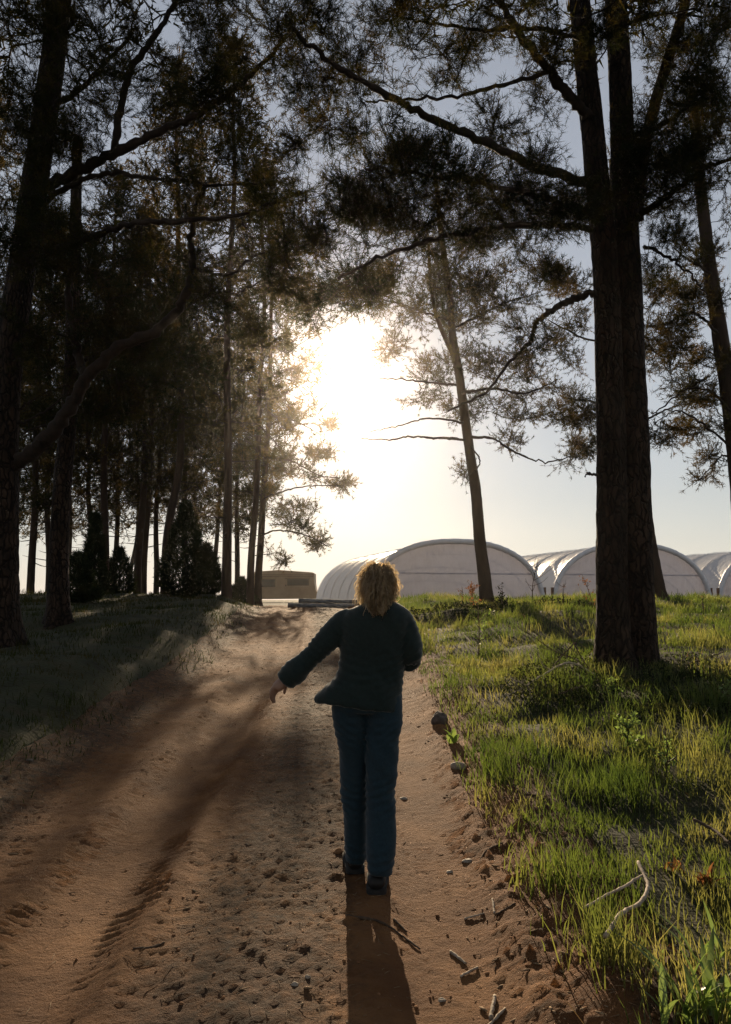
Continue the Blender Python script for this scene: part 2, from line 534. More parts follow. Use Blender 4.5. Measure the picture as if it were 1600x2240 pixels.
def build_tunnel(origin, label, nb=6):
    t = empty('poly_tunnel', origin, label, 'poly tunnel', 'row of poly tunnels')
    ex = T_D; ey = T_N; ez = np.array([0, 0, 1.])
    n = 41
    U, Vv = arch(n)
    P = lambda u, l, v: u[..., None] * ex + l[..., None] * ey + v[..., None] * ez
    bay = T_L / nb
    for k in range(nb):       # roof film, one bay between two hoops, sagging a little
        m = 7
        ls = np.linspace(k * bay, (k + 1) * bay, m)
        sag = .055 * np.sin(np.linspace(0, np.pi, m))
        LL, A = np.meshgrid(ls, np.arange(n), indexing='ij')
        Us = U[A] * (1 - sag[:, None] / 4); Vs = Vv[A] * (1 - sag[:, None] / 3)
        V = P(Us, LL, Vs).reshape(-1, 3)
        idx = np.arange(m * n).reshape(m, n)
        q = np.stack([idx[:-1, :-1], idx[1:, :-1], idx[1:, 1:], idx[:-1, 1:]], -1).reshape(-1, 4)
        mk('roof_film', V, q, M['film'], t)
    for k in range(1, nb + 1):     # hoops just under the film
        u, v = arch(33, T_W + .03, T_H + .03)
        pts = P(u, np.full(33, k * bay), v)
        Vt, fs = tubes(pts, np.full(33, .014), 6)
        mk('hoop', Vt, fs, M['roll'], t)
    # rolled film edge on the front arch, lumpy
    u, v = arch(140, T_W + .02, T_H + .02)
    pts = P(u, np.full(140, -.10), v)
    r = .12 + .006 * np.sin(np.arange(140) * 1.3) + .004 * rng.standard_normal(140)
    Vt, fs = tubes(pts, r, 10)
    mk('rolled_edge', Vt, fs, M['roll'], t)
    # end wall: lower and upper sheet with a lapped seam
    zs = T_H * .53
    for nm, z0, z1, off in (('lower_end_sheet', 0.0, zs + .05, .02), ('upper_end_sheet', zs, T_H - .01, .07)):
        rows = 9; cols = 49
        zz = np.linspace(z0, z1, rows)
        half = (T_W / 2) * np.clip(1 - (zz / T_H) ** 2.35, 0, 1) ** (1 / 2.35)
        s_ = np.linspace(-1, 1, cols)
        UU = half[:, None] * s_[None]
        ZZ = np.repeat(zz[:, None], cols, 1)
        LL = off + .05 * fbm(UU * .9 + 7 * len(nm), ZZ * .35, 81, 3)
        V = P(UU, LL, ZZ).reshape(-1, 3)
        idx = np.arange(rows * cols).reshape(rows, cols)
        q = np.stack([idx[:-1, :-1], idx[:-1, 1:], idx[1:, 1:], idx[1:, :-1]], -1).reshape(-1, 4)
        mk(nm, V, q, M['endfilm'], t)
    # back wall
    rows, cols = 7, 21
    zz = np.linspace(0, T_H - .01, rows); half = (T_W / 2) * np.clip(1 - (zz / T_H) ** 2.35, 0, 1) ** (1 / 2.35)
    UU = half[:, None] * np.linspace(-1, 1, cols)[None]; ZZ = np.repeat(zz[:, None], cols, 1)
    V = P(UU, np.full_like(UU, T_L - .04), ZZ).reshape(-1, 3)
    idx = np.arange(rows * cols).reshape(rows, cols)
    q = np.stack([idx[:-1, :-1], idx[:-1, 1:], idx[1:, 1:], idx[1:, :-1]], -1).reshape(-1, 4)
    mk('back_sheet', V, q, M['film'], t)
    for sgn in (-1, 1):
        V, fs = box(-.05, .05, -.05, .05, -.3, 1.0)
        V = V + np.array([sgn * (T_W / 2 + .06), 0, 0])
        V = V[:, :1] * ex + (V[:, 1:2] - .12) * ey + V[:, 2:] * ez
        mk('corner_post', V, fs, M['post'], t, smooth=False)
    return t


for k, lab in enumerate(('pale plastic poly tunnel directly behind the walking person', 'pale plastic poly tunnel standing behind the thick twin trunk', 'pale plastic poly tunnel cut off by the right picture edge')):
    s0 = T_W / 2 + k * (T_W + T_GAP)
    build_tunnel(T_P0 + s0 * T_D, lab)


# ------------------------------------------------------------------ trees
def needles(Pt, Ax, n, L, w, spread=.75):
    T = len(Pt)
    D = nrm(Ax[:, None] * .75 + rng.standard_normal((T, n, 3)) * spread)
    ln = L * rng.uniform(.6, 1.15, (T, n, 1))
    B = Pt[:, None] + Ax[:, None] * rng.uniform(-.5, .5, (T, n, 1)) * L * .9
    W = nrm(np.cross(D, rng.standard_normal((T, n, 3)))) * (w / 2)
    V = np.stack([B - W, B + W, B + D * ln], 2).reshape(-1, 3)
    return V, np.arange(len(V)).reshape(-1, 3)


def grow(S, targets, sag=.10, jit=.10, r0=.004, rk=.008):
    """branches from a skeleton to target points, each new branch may carry later ones"""
    S = np.asarray(S, float)
    d = np.array([np.min(np.sum((S - t) ** 2, 1)) for t in targets])
    order = np.argsort(d)
    buf = np.empty((len(S) + 6 * len(targets), 3)); buf[:len(S)] = S; ns = len(S)
    out = []
    for i in order:
        t = targets[i]
        dd = np.sum((buf[:ns] - t) ** 2, 1)
        s = buf[np.argmin(dd)]
        v = t - s; ln = np.linalg.norm(v)
        if ln < .03: continue
        m1 = s + v * .33 + np.array([0, 0, sag * ln]) + rng.standard_normal(3) * jit * ln * .6
        m2 = s + v * .68 + np.array([0, 0, sag * ln * .7]) + rng.standard_normal(3) * jit * ln * .6
        c = catmull(np.array([s, m1, m2, t]), 6)
        out.append(c)
        buf[ns:ns + 5] = c[1:]; ns += 5
    return np.array(out)


def foliage(branches, ntw, twl, ntuft, nn, L, w, r_end=.003, rk=.010, up=.25, f0=.25, tipr=.0016):
    """branch tubes, twigs and needle tufts -> (wood verts/faces, needle verts/faces)"""
    B = len(branches)
    ln = np.linalg.norm(branches[:, -1] - branches[:, 0], axis=1)
    R = r_end + (rk * ln)[:, None] * np.linspace(1, .12, 6)[None]
    parts = [tubes(branches, R, 5, False)]
    f = rng.uniform(f0, 1, (B, ntw)) * 4.999
    i = f.astype(int); fr = (f - i)[..., None]
    bi = np.arange(B)[:, None]
    base = branches[bi, i] * (1 - fr) + branches[bi, i + 1] * fr
    tan = nrm(branches[bi, i + 1] - branches[bi, i])
    D = nrm(tan * .8 + rng.standard_normal((B, ntw, 3)) * .62 + np.array([0, 0, up]))
    tl = twl * rng.uniform(.45, 1.1, (B, ntw, 1))
    D2 = nrm(D + np.array([0, 0, .3]) + rng.standard_normal(D.shape) * .2)
    P1 = base + D * tl * .5; P2 = P1 + D2 * tl * .5
    TP = np.stack([base, P1, P2], 2).reshape(-1, 3, 3)
    parts.append(tubes(TP, np.repeat(np.array([[tipr * 1.8, tipr * 1.3, tipr * .8]]), len(TP), 0), 3, False))
    tp, ta = [], []
    for k in range(ntuft):
        g = (k + 1) / ntuft
        q = base * (1 - g) ** 2 + 2 * P1 * g * (1 - g) + P2 * g * g if g < 1 else P2
        tp.append(q.reshape(-1, 3)); ta.append((D if g < .5 else D2).reshape(-1, 3))
    tp.append(branches[:, -1]); ta.append(nrm(branches[:, -1] - branches[:, -2]))
    nd = needles(np.concatenate(tp), np.concatenate(ta), nn, L, w)
    return merge(parts), nd


def trunk_mesh(pts, r0, r1, n, sides, flare=.5, rough=.06, seed=0, power=1.0):
    P = catmull(pts, n)
    h = np.concatenate([[0], np.cumsum(np.linalg.norm(np.diff(P, axis=0), axis=1))])
    t = h / h[-1]
    R = r0 + (r1 - r0) * t ** power
    R = R * (1 + flare * np.exp(-h / .28))
    V, fs = tubes(P, R, sides)
    V = V.reshape(n, sides, 3)
    a = np.linspace(0, 2 * np.pi, sides, endpoint=False)
    A, Hh = np.meshgrid(a, h)
    cx, sy = np.cos(A), np.sin(A)
    nz = fbm(cx * 2.2 + Hh * .35 + seed, sy * 2.2 + Hh * .35 + 5, seed, 3) * 1.3
    # bark plates: ridged, stretched along the stem
    pl = np.abs(vnoise(A * sides * .12 + 40, Hh * 3.2, seed + 3) - .5) * 2
    pl2 = vnoise(A * 9, Hh * 14, seed + 8)
    root = .35 * np.exp(-Hh / .3) * np.sin(A * 4 + seed)
    k = 1 + rough * (nz * 2.2 + (pl - .5) * 1.2 + (pl2 - .5) * .7) + root * flare
    V = P[:, None] + (V - P[:, None]) * k[..., None]
    return V.reshape(-1, 3), fs, P


def near_tree(name, label, base, stems, limbs, blobs, fol, far=False, group='pine trees', extra=None):
    """stems/limbs: (list of world points, r0, r1); blobs: (centre, radii xyz, targets)"""
    t = empty(name, base, label, 'tree', group)
    S = []
    for k, (pts, r0, r1, n, sides) in enumerate(stems):
        V, fs, P = trunk_mesh(pts, r0, r1, n, sides, seed=int(rng.integers(90)), flare=.75 if k == 0 else .45)
        mk('trunk', V, fs, M['barkfar' if far else 'bark'], t, base)
        S.append(P[int(len(P) * .3):])
    for pts, r0, r1 in limbs:
        n = max(10, len(pts) * 7)
        P = catmull(pts, n)
        P[1:-1] += rng.standard_normal((n - 2, 3)) * .012
        R = np.linspace(r0, r1, n) * (1 + .10 * rng.standard_normal(n))
        V, fs = tubes(P, R, 9)
        mk('limb', V, fs, M['twig'], t, base)
        S.append(P)
    S = np.concatenate(S)
    T = []; fol = dict(fol); tm = fol.pop('tmul', 1)
    for c, rad, n in blobs:
        n = int(n * tm)
        m = max(2, n // 7)
        v = nrm(rng.standard_normal((m, 3))) * rng.uniform(0, 1, (m, 1)) ** (1 / 2.2)
        v = v[rng.integers(0, m, n)] + rng.standard_normal((n, 3)) * .17
        T.append(np.asarray(c) + v * np.asarray(rad))
    br = grow(S, np.concatenate(T))
    (wv, wf), (nv, nf) = foliage(br, **fol)
    if extra:  # unseen crown above the view, added to block overhead sky light
        top = []
        for c, rad, n in extra:
            v = nrm(rng.standard_normal((n, 3))) * rng.uniform(0, 1, (n, 1)) ** .45
            top.append(np.asarray(c) + v * np.asarray(rad))
        (w2, f2), (n2, g2) = foliage(grow(S, np.concatenate(top)), ntw=4, twl=.6, ntuft=2, nn=6, L=.22, w=.035, rk=.012, r_end=.008, tipr=.005)
        wv, wf = merge([(wv, wf), (w2, f2)])
        nv, nf = np.concatenate([nv, n2]), np.concatenate([nf, g2 + len(nv)])
    mk('twigs', wv, wf, M['twig'], t, base)
    mk('crown', nv, nf, M['needlefar' if far else 'needle'], t, base, smooth=False)
    return t


def pxs(lst, Y=None):
    return [at(p[0], p[1], p[2] if len(p) > 2 else Y) for p in lst]


def pblobs(lst):
    out = []
    for px, py, Y, rx, ry, dr, n in lst:
        k = Y / F
        out.append((at(px, py, Y), (rx * k, dr, ry * k), n))
    return out


def gz(p):
    return np.array([p[0], p[1], float(terrain(p[0], p[1]))])


NEAR = dict(ntw=7, twl=.26, ntuft=2, nn=13, L=.082, w=.0056, tmul=1.3)
# --- the twin-stemmed pine right of the track
Y1 = 9.9
b = gz(at(1375, 1490, Y1)); b[2] -= .08
r1_stems = [
    (np.vstack([[b + np.array([-.10, 0, -.1])], pxs([(1345, 1400), (1340, 1250), (1338, 1000), (1332, 800), (1325, 600), (1312, 450), (1298, 300), (1280, 120), (1262, -80), (1240, -350)], Y1)]), .20, .115, 260, 40),
    (np.vstack([[b + np.array([.16, .02, -.1])], pxs([(1400, 1400), (1395, 1250), (1390, 1000), (1382, 800), (1375, 600), (1365, 400), (1358, 200), (1350, 50), (1340, -120), (1330, -400)], Y1 + .06)]), .195, .12, 260, 40),
    (np.vstack([pxs([(1385, 480), (1415, 300), (1450, 170), (1490, 40), (1530, -120), (1570, -300)], Y1 + .15)]), .085, .05, 90, 20),
]
r1_limbs = [
    (pxs([(1290, 400, 9.8), (1190, 372, 9.3), (1125, 345, 9.0), (1025, 295, 8.6), (925, 250, 8.3), (840, 205, 8.1), (760, 160, 8.0), (690, 110, 7.9), (620, 40, 7.8)]), .062, .022),
    (pxs([(1285, 255, 9.8), (1240, 200, 9.6), (1205, 160, 9.5), (1150, 90, 9.3), (1090, 0, 9.2), (1040, -90, 9)]), .075, .04),
    (pxs([(1200, 158, 9.5), (1100, 185, 9.2), (1000, 210, 9.0), (900, 218, 8.8), (800, 222, 8.7)]), .03, .010),
    (pxs([(1305, 640, 9.8), (1250, 655, 9.9), (1205, 680, 10), (1170, 712, 10.1), (1160, 750, 10.1), (1110, 800, 10.2), (1060, 860, 10.3), (980, 900, 10.4)]), .05, .012),
    (pxs([(1295, 500, 9.8), (1200, 490, 9.1), (1080, 500, 8.5), (960, 520, 8.0), (840, 560, 7.7), (740, 610, 7.5)]), .05, .014),
    (pxs([(1295, 470, 9.7), (1180, 430, 8.8), (1050, 400, 8.0), (920, 380, 7.5), (800, 370, 7.2)]), .045, .012),
    (pxs([(1290, 90, 9.8), (1180, 62, 9.3), (1060, 66, 9), (950, 50, 8.8), (880, 40, 8.6)]), .035, .010),
    (pxs([(1400, 470, 9.9), (1470, 420, 9.6), (1540, 370, 9.3), (1620, 340, 9)]), .05, .02),
    (pxs([(1410, 540, 9.9), (1460, 560, 9.5), (1510, 600, 9.3), (1550, 650, 9.2)]), .025, .008),
    (pxs([(1385, 300, 9.9), (1480, 250, 9.6), (1580, 160, 9.5)]), .04, .015),
    (pxs([(1306, 1038, 9.8), (1290, 1036, 9.7), (1281, 1040, 9.7)]), .014, .008),
]
r1_blobs = pblobs([
    (900, 425, 7.6, 200, 75, .6, 125), (1130, 440, 8.8, 170, 85, .7, 125), (760, 480, 7.8, 120, 70, .6, 60),
    (980, 525, 8.2, 160, 45, .6, 45), (850, 335, 7.4, 110, 45, .5, 26), (700, 560, 8.0, 90, 50, .6, 22),
    (1500, 400, 9.4, 150, 110, .9, 150), (1540, 240, 9.5, 110, 130, .9, 100), (1450, 110, 9.8, 130, 120, 1, 65),
    (1180, 110, 9.5, 140, 120, 1, 60), (1000, 120, 9, 140, 110, 1, 50), (850, 90, 8.6, 130, 100, 1, 60),
    (710, 50, 8.3, 110, 80, 1, 45), (690, 190, 8.4, 110, 70, .8, 46), (760, 285, 8.1, 80, 45, .6, 20), (620, 330, 8.6, 70, 45, .6, 16), (770, 620, 7.9, 110, 45, .6, 36), (670, 640, 8.2, 80, 40, .6, 20), (860, 640, 8.6, 70, 35, .6, 10), (1090, 270, 9, 120, 60, .8, 24), (1480, 560, 9.6, 90, 60, .6, 26),
    (1180, 600, 9.5, 110, 50, .6, 18), (1130, 790, 10.2, 90, 70, .6, 14), (1570, 60, 9.6, 70, 90, .8, 40),
    (1320, 60, 9.2, 110, 100, .6, 35), (1420, 330, 9.2, 90, 90, .5, 45), (1280, 470, 9.0, 90, 60, .4, 30)])
near_tree('pine_tree', 'thick twin-stemmed pine with rough bark right of the track', b, r1_stems, r1_limbs, r1_blobs, NEAR,
          extra=[((2.8, 8.6, 11.0), (3.6, 3.6, 2.2), 170), ((1.4, 5.6, 9.6), (2.4, 1.7, 1.2), 60)])

# --- the pine at the left picture edge with the big curved limb
Y2 = 11.0
b = gz(at(5, 1400, Y2)); b[2] -= .08
l1_stems = [(np.vstack([[b - np.array([0, 0, .1])], pxs([(3, 1300), (6, 1150), (8, 1000), (14, 850), (32, 700), (62, 500), (92, 300), (118, 120), (135, -60), (150, -350)], Y2)]), .225, .15, 200, 36)]
l1_limbs = [
    (pxs([(30, 1015, 11), (75, 985, 10.9), (125, 935, 10.8), (165, 875, 10.7), (200, 815, 10.6), (260, 760, 10.5), (340, 722, 10.4), (395, 668, 10.3), (422, 590, 10.2), (418, 520, 10.2), (432, 450, 10.1), (455, 400, 10)]), .115, .03),
    (pxs([(190, 830, 10.6), (170, 770, 10.7), (150, 650, 10.8), (160, 560, 10.9)]), .07, .035),
    (pxs([(80, 420, 11), (160, 380, 10.6), (240, 340, 10.3), (330, 295, 10), (420, 258, 9.7), (490, 210, 9.4), (560, 155, 9.2), (620, 90, 9)]), .085, .022),
    (pxs([(85, 450, 11), (170, 400, 10.6), (245, 378, 10.3), (320, 390, 10), (400, 395, 9.7), (480, 405, 9.4), (570, 400, 9.2)]), .045, .012),
    (pxs([(45, 590, 11), (130, 545, 10.6), (220, 510, 10.2), (300, 488, 9.8), (410, 482, 9.4), (520, 470, 9.1), (600, 445, 8.9), (660, 420, 8.8)]), .06, .015),
    (pxs([(250, 335, 10.3), (262, 250, 10.2), (290, 150, 10.1), (345, 70, 10), (390, -10, 9.9), (420, -100, 9.8)]), .055, .028),
    (pxs([(430, 590, 10.2), (500, 600, 9.9), (560, 560, 9.6), (640, 545, 9.4)]), .03, .01),
    (pxs([(410, 640, 10.3), (470, 632, 10.1), (520, 640, 10), (580, 610, 9.8)]), .025, .01),
    (pxs([(40, 900, 11), (80, 870, 11), (130, 845, 11.1)]), .022, .008),
    (pxs([(35, 930, 11), (90, 905, 10.9), (150, 860, 10.8)]), .02, .008),
    (pxs([(100, 250, 11), (200, 170, 10.5), (300, 60, 10.2)]), .05, .02),
]
l1_blobs = pblobs([
    (100, 100, 10.4, 140, 140, 1.1, 90), (50, 360, 10.4, 110, 170, .9, 110), (280, 90, 10, 150, 110, 1.2, 75),
    (450, 70, 9.5, 140, 80, 1.2, 65), (600, 110, 9, 100, 110, 1.0, 55), (350, 220, 9.8, 150, 80, 1.0, 46),
    (520, 260, 9.3, 120, 75, 1, 42), (150, 560, 10.2, 140, 120, 1, 110), (420, 430, 9.6, 140, 60, .9, 26),
    (580, 420, 9.1, 100, 60, .9, 32), (330, 540, 10.2, 120, 60, 1, 22), (600, 550, 9.2, 100, 55, .8, 26),
    (500, 640, 10, 90, 50, .8, 20), (230, 690, 10.8, 140, 80, .8, 80), (60, 730, 10.9, 60, 100, .8, 26),
    (190, 300, 10.3, 110, 110, .9, 70), (90, 860, 11, 50, 40, .5, 6), (330, 740, 10.6, 110, 60, .7, 30), (600, 640, 9.6, 90, 45, .8, 24), (545, 715, 10, 60, 45, .8, 16)])
near_tree('pine_tree', 'dark pine at the left edge with a big limb curving up', b, l1_stems, l1_limbs, l1_blobs, NEAR,
          extra=[((-4.4, 10.2, 11.4), (3.6, 3.6, 2.2), 170), ((-3.4, 6.6, 10.2), (2.2, 1.8, 1.2), 60)])

# --- the slim bent pine in the meadow before the tunnels
MID = dict(ntw=6, twl=.42, ntuft=2, nn=11, L=.11, w=.0125, tipr=.003, tmul=1.5)
Y3 = 20.0
b = gz(at(1068, 1335, Y3)); b[2] -= .05
s1_stems = [(np.vstack([[b - np.array([0, 0, .1])], pxs([(1060, 1260), (1050, 1180), (1042, 1080), (1030, 1000), (1020, 930), (1012, 870), (1002, 800), (990, 730), (985, 650), (972, 560), (960, 460), (950, 350)], Y3)]), .165, .055, 160, 20),
            (pxs([(1000, 790), (975, 740), (955, 690), (945, 640), (940, 580), (935, 500)], Y3 + .1), .07, .03, 60, 12)]
s1_limbs = [
    (pxs([(1018, 962), (960, 958), (900, 955), (850, 962), (790, 958)], 19.9), .04, .012),
    (pxs([(1015, 925), (940, 915), (880, 930), (810, 945)], 19.5), .03, .01),
    (pxs([(1000, 842), (950, 838), (890, 830), (830, 828)], 19.7), .035, .012),
    (pxs([(1030, 955), (1080, 960), (1130, 990), (1190, 1010), (1250, 1000)], 19.8), .04, .012),
    (pxs([(1028, 975), (1050, 1005), (1040, 1030), (1015, 1045)], 19.8), .025, .008),
    (pxs([(1010, 860), (1080, 850), (1150, 860), (1220, 830)], 19.6), .045, .014),
    (pxs([(990, 720), (1050, 690), (1110, 660), (1180, 640)], 20.1), .04, .012),
    (pxs([(985, 700), (920, 680), (860, 660), (800, 650)], 20.0), .04, .012)]
s1_blobs = pblobs([
    (890, 680, 20, 110, 70, 1.2, 42), (1000, 640, 20, 130, 90, 1.5, 60), (1090, 690, 20, 120, 90, 1.4, 54),
    (990, 790, 20, 90, 60, 1.2, 34), (1030, 885, 20, 80, 28, 1.1, 24), (1130, 820, 20, 110, 70, 1.4, 50),
    (1200, 900, 20, 100, 50, 1.2, 44), (1230, 980, 20, 80, 34, 1, 18), (1120, 960, 20, 60, 30, .8, 8),
    (860, 760, 20, 60, 40, .8, 12), (900, 590, 20, 110, 60, 1.2, 40), (1050, 550, 20, 120, 60, 1.2, 40),
    (1190, 660, 20, 90, 60, 1.2, 22), (1010, 1035, 20, 26, 16, .4, 4), (930, 880, 20, 70, 30, .8, 8), (820, 650, 20, 50, 40, .8, 8)])
near_tree('pine_tree', 'slim bent pine in the meadow in front of the first tunnel', b, s1_stems, s1_limbs, s1_blobs, MID, far=True)

# --- pine half hidden behind the twin stems
Y4 = 21.0
b = gz(at(1445, 1330, Y4)); b[2] -= .05
near_tree('pine_tree', 'leaning pine half hidden behind the thick twin stems', b,
          [(np.vstack([[b - np.array([0, 0, .1])], pxs([(1432, 1260), (1415, 1150), (1398, 1000), (1380, 850), (1365, 700), (1350, 550), (1340, 350)], Y4)]), .21, .09, 110, 18)],
          [(pxs([(1385, 900), (1300, 880), (1230, 870)], Y4), .04, .015), (pxs([(1370, 760), (1280, 740), (1200, 700)], Y4), .04, .015), (pxs([(1390, 930), (1450, 900), (1500, 880)], Y4), .035, .012)],
          pblobs([(1240, 760, 21, 80, 70, 1.2, 30), (1270, 880, 21, 60, 60, 1, 22), (1270, 970, 21, 50, 35, .8, 10), (1450, 780, 21, 60, 70, 1, 16), (1470, 920, 21, 60, 50, 1, 14), (1260, 620, 21, 80, 60, 1.2, 24), (1440, 650, 21, 60, 60, 1, 16), (1330, 450, 21, 120, 120, 1.5, 50)]), MID, far=True)

# --- pine rising just outside the right edge
Y5 = 16.0
b = gz(at(1640, 1400, Y5)); b[2] -= .05
near_tree('pine_tree', 'pine leaning in over the right picture edge', b,
          [(np.vstack([[b - np.array([0, 0, .1])], pxs([(1632, 1250), (1620, 1080), (1603, 930), (1590, 830), (1575, 730), (1562, 640), (1545, 520), (1530, 380), (1515, 200)], Y5)]), .22, .09, 140, 18)],
          [(pxs([(1600, 900), (1560, 860), (1510, 850), (1450, 890), (1425, 905)], 15.8), .03, .01), (pxs([(1570, 730), (1530, 690), (1490, 690), (1440, 720)], 15.7), .035, .012),
           (pxs([(1612, 1010), (1580, 1000), (1550, 1030), (1520, 1060)], 15.8), .022, .007), (pxs([(1608, 985), (1540, 930), (1480, 900), (1430, 930)], 15.6), .028, .008),
           (pxs([(1555, 600), (1510, 570), (1470, 540)], 15.8), .03, .01)],
          pblobs([(1500, 640, 16, 80, 40, .9, 30), (1470, 720, 16, 60, 50, .9, 24), (1560, 800, 16, 70, 40, .9, 18), (1500, 860, 16, 80, 40, 1, 26), (1580, 1005, 16, 40, 30, .6, 8), (1550, 930, 16, 60, 30, .8, 14), (1450, 960, 16, 50, 30, .7, 10), (1570, 560, 16, 60, 60, 1, 22), (1540, 1050, 16, 30, 18, .4, 4), (1450, 810, 16, 50, 40, .8, 12), (1560, 690, 16, 60, 30, .7, 12)]), MID, far=True)

# --- second pine on the left
Y6 = 14.0
b = gz(at(128, 1360, Y6)); b[2] -= .05
near_tree('pine_tree', 'second pine from the left edge, rising from dark undergrowth', b,
          [(np.vstack([[b - np.array([0, 0, .1])], pxs([(128, 1280), (130, 1180), (138, 1050), (150, 920), (158, 800), (160, 680), (165, 500), (170, 300)], Y6)]), .185, .085, 120, 22)],
          [(pxs([(150, 960), (100, 930), (50, 950)], 13.8), .03, .01), (pxs([(158, 800), (230, 770), (320, 790)], 13.8), .05, .015), (pxs([(160, 740), (90, 720), (40, 740)], 13.8), .04, .012)],
          pblobs([(280, 820, 13.8, 110, 80, 1, 60), (240, 920, 13.8, 80, 50, .9, 26), (90, 770, 13.8, 60, 50, .8, 22), (380, 760, 13.8, 90, 70, 1, 44), (200, 640, 14, 120, 60, 1.2, 46), (85, 1090, 13.8, 40, 30, .6, 8), (110, 920, 13.8, 60, 25, .7, 8), (330, 680, 14, 110, 60, 1.2, 40)]), MID)


# --- the pine at the open end of the stand, its boughs reaching over the track
Y7 = 31.0
b = gz(at(563, 1328, Y7)); b[2] -= .05
near_tree('pine_tree', 'slim pine at the open end of the stand with boughs reaching right', b,
          [(np.vstack([[b - np.array([0, 0, .1])], pxs([(566, 1260), (571, 1180), (577, 1080), (584, 980), (590, 880), (592, 780), (594, 660), (596, 520)], Y7)]), .15, .05, 110, 12)],
          [(pxs([(576, 1090), (630, 1072), (690, 1062), (750, 1064)], 30.5), .04, .012), (pxs([(572, 1170), (620, 1160), (680, 1175), (720, 1195)], 30.6), .04, .012), (pxs([(582, 1000), (640, 1010), (700, 1040), (745, 1045)], 30.2), .04, .012),
           (pxs([(586, 930), (640, 920), (700, 950)], 30.8), .045, .012), (pxs([(590, 850), (640, 840), (670, 870)], 30.8), .04, .012), (pxs([(585, 960), (530, 950), (480, 970)], 31), .04, .012), (pxs([(578, 1085), (520, 1075), (460, 1085), (420, 1070)], 31), .04, .012)],
          pblobs([(690, 1062, 31, 75, 18, 1.0, 26), (640, 1110, 31, 70, 28, 1.0, 22), (660, 1160, 31, 70, 30, 1.0, 26), (690, 1195, 31, 50, 18, .8, 12), (620, 1210, 31, 50, 18, .9, 10), (660, 1010, 31, 80, 24, 1.2, 26),
                  (705, 985, 31, 45, 22, 1.2, 18), (720, 945, 31, 30, 20, 1.0, 8), (605, 900, 31, 45, 40, 1.2, 24), (600, 830, 31, 50, 45, 1.2, 24), (570, 740, 31, 70, 50, 1.2, 24), (520, 900, 31, 60, 60, 1.2, 22), (510, 1010, 31, 60, 40, 1.2, 18), (590, 640, 31, 60, 50, 1.2, 16), (500, 1085, 31, 60, 36, 1.2, 26), (440, 1060, 31, 50, 45, 1.2, 20), (535, 1140, 31, 45, 26, 1.0, 14), (450, 1160, 31, 50, 25, 1.2, 12), (550, 1010, 31, 50, 40, 1.2, 30), (590, 980, 31, 40, 30, 1.2, 16), (545, 940, 31, 50, 35, 1.2, 18), (572, 1075, 31, 45, 32, 1.2, 26), (600, 1035, 31, 35, 25, 1.0, 12)]),
          dict(ntw=6, twl=.5, ntuft=2, nn=9, L=.15, w=.022, tipr=.004), far=True, group='pines of the left stand')


# --- the stand of pines along the left, built as five kinds and copied
def far_pine(H, crown0, rad, ntar, seed, lean, nstem=1):
    global rng
    keep = rng; rng = np.random.default_rng(seed)
    t = empty('pine_tree', (0, 0, 0))
    zs = np.linspace(-.3, H, 9)
    bend = np.cumsum(rng.standard_normal((9, 2)) * .07, 0); bend[:2] *= .2
    pts = np.column_stack([bend[:, 0] + lean * np.clip(zs / H, 0, 1) ** 1.5 * H * .06, bend[:, 1], zs])
    V, fs, P = trunk_mesh(pts, .135, .035, 70, 12, flare=.3, rough=.05, seed=seed)
    mk('trunk', V, fs, M['barkfar'], t)
    z0 = crown0
    tz = z0 + (H - z0) * rng.uniform(0, 1, ntar) ** .9
    q = (tz - z0) / (H - z0)
    rr = rad * (1 - q ** 2.2) * (.45 + .55 * np.minimum(1, q * 3 + .35)) * rng.uniform(.15, 1, ntar) ** .55
    a = rng.uniform(0, 2 * np.pi, ntar)
    cx = np.interp(tz, P[:, 2], P[:, 0]); cyy = np.interp(tz, P[:, 2], P[:, 1])
    T = np.column_stack([cx + rr * np.cos(a), cyy + rr * np.sin(a), tz - .12 * rr])
    # lowest dead limbs
    S = P[P[:, 2] > crown0 * .55]
    br = grow(S, T, sag=.05, jit=.12)
    nd = 10
    dz = rng.uniform(crown0 * .35, crown0 * 1.1, nd); da = rng.uniform(0, 2 * np.pi, nd); dl = rng.uniform(.5, 1.4, nd)
    dp = []
    for z_, a_, l_ in zip(dz, da, dl):
        c0 = np.array([np.interp(z_, P[:, 2], P[:, 0]), np.interp(z_, P[:, 2], P[:, 1]), z_])
        d_ = np.array([math.cos(a_), math.sin(a_), rng.uniform(-.2, .25)])
        dp.append(catmull(np.array([c0, c0 + d_ * l_ * .5 + rng.standard_normal(3) * .06, c0 + d_ * l_]), 6))
    (wv, wf), (nv, nf) = foliage(br, ntw=5, twl=.55, ntuft=2, nn=8, L=.18, w=.030, rk=.011, r_end=.008, tipr=.005)
    dv, df = tubes(np.array(dp), np.repeat(np.linspace(.018, .005, 6)[None], nd, 0), 4, False)
    wv, wf = merge([(wv, wf), (dv, df)])
    mk('branches', wv, wf, M['twig'], t)
    mk('crown', nv, nf, M['needlefar'], t, smooth=False)
    rng = keep
    return t


kinds = [far_pine(15.5, 4.2, 2.6, 330, 101, .2), far_pine(14, 3.6, 2.8, 330, 102, -.35), far_pine(16, 4.4, 2.6, 320, 103, .1),
         far_pine(13, 3.2, 3.2, 340, 104, .45), far_pine(15, 4.2, 2.5, 300, 105, -.1)]
used = set()
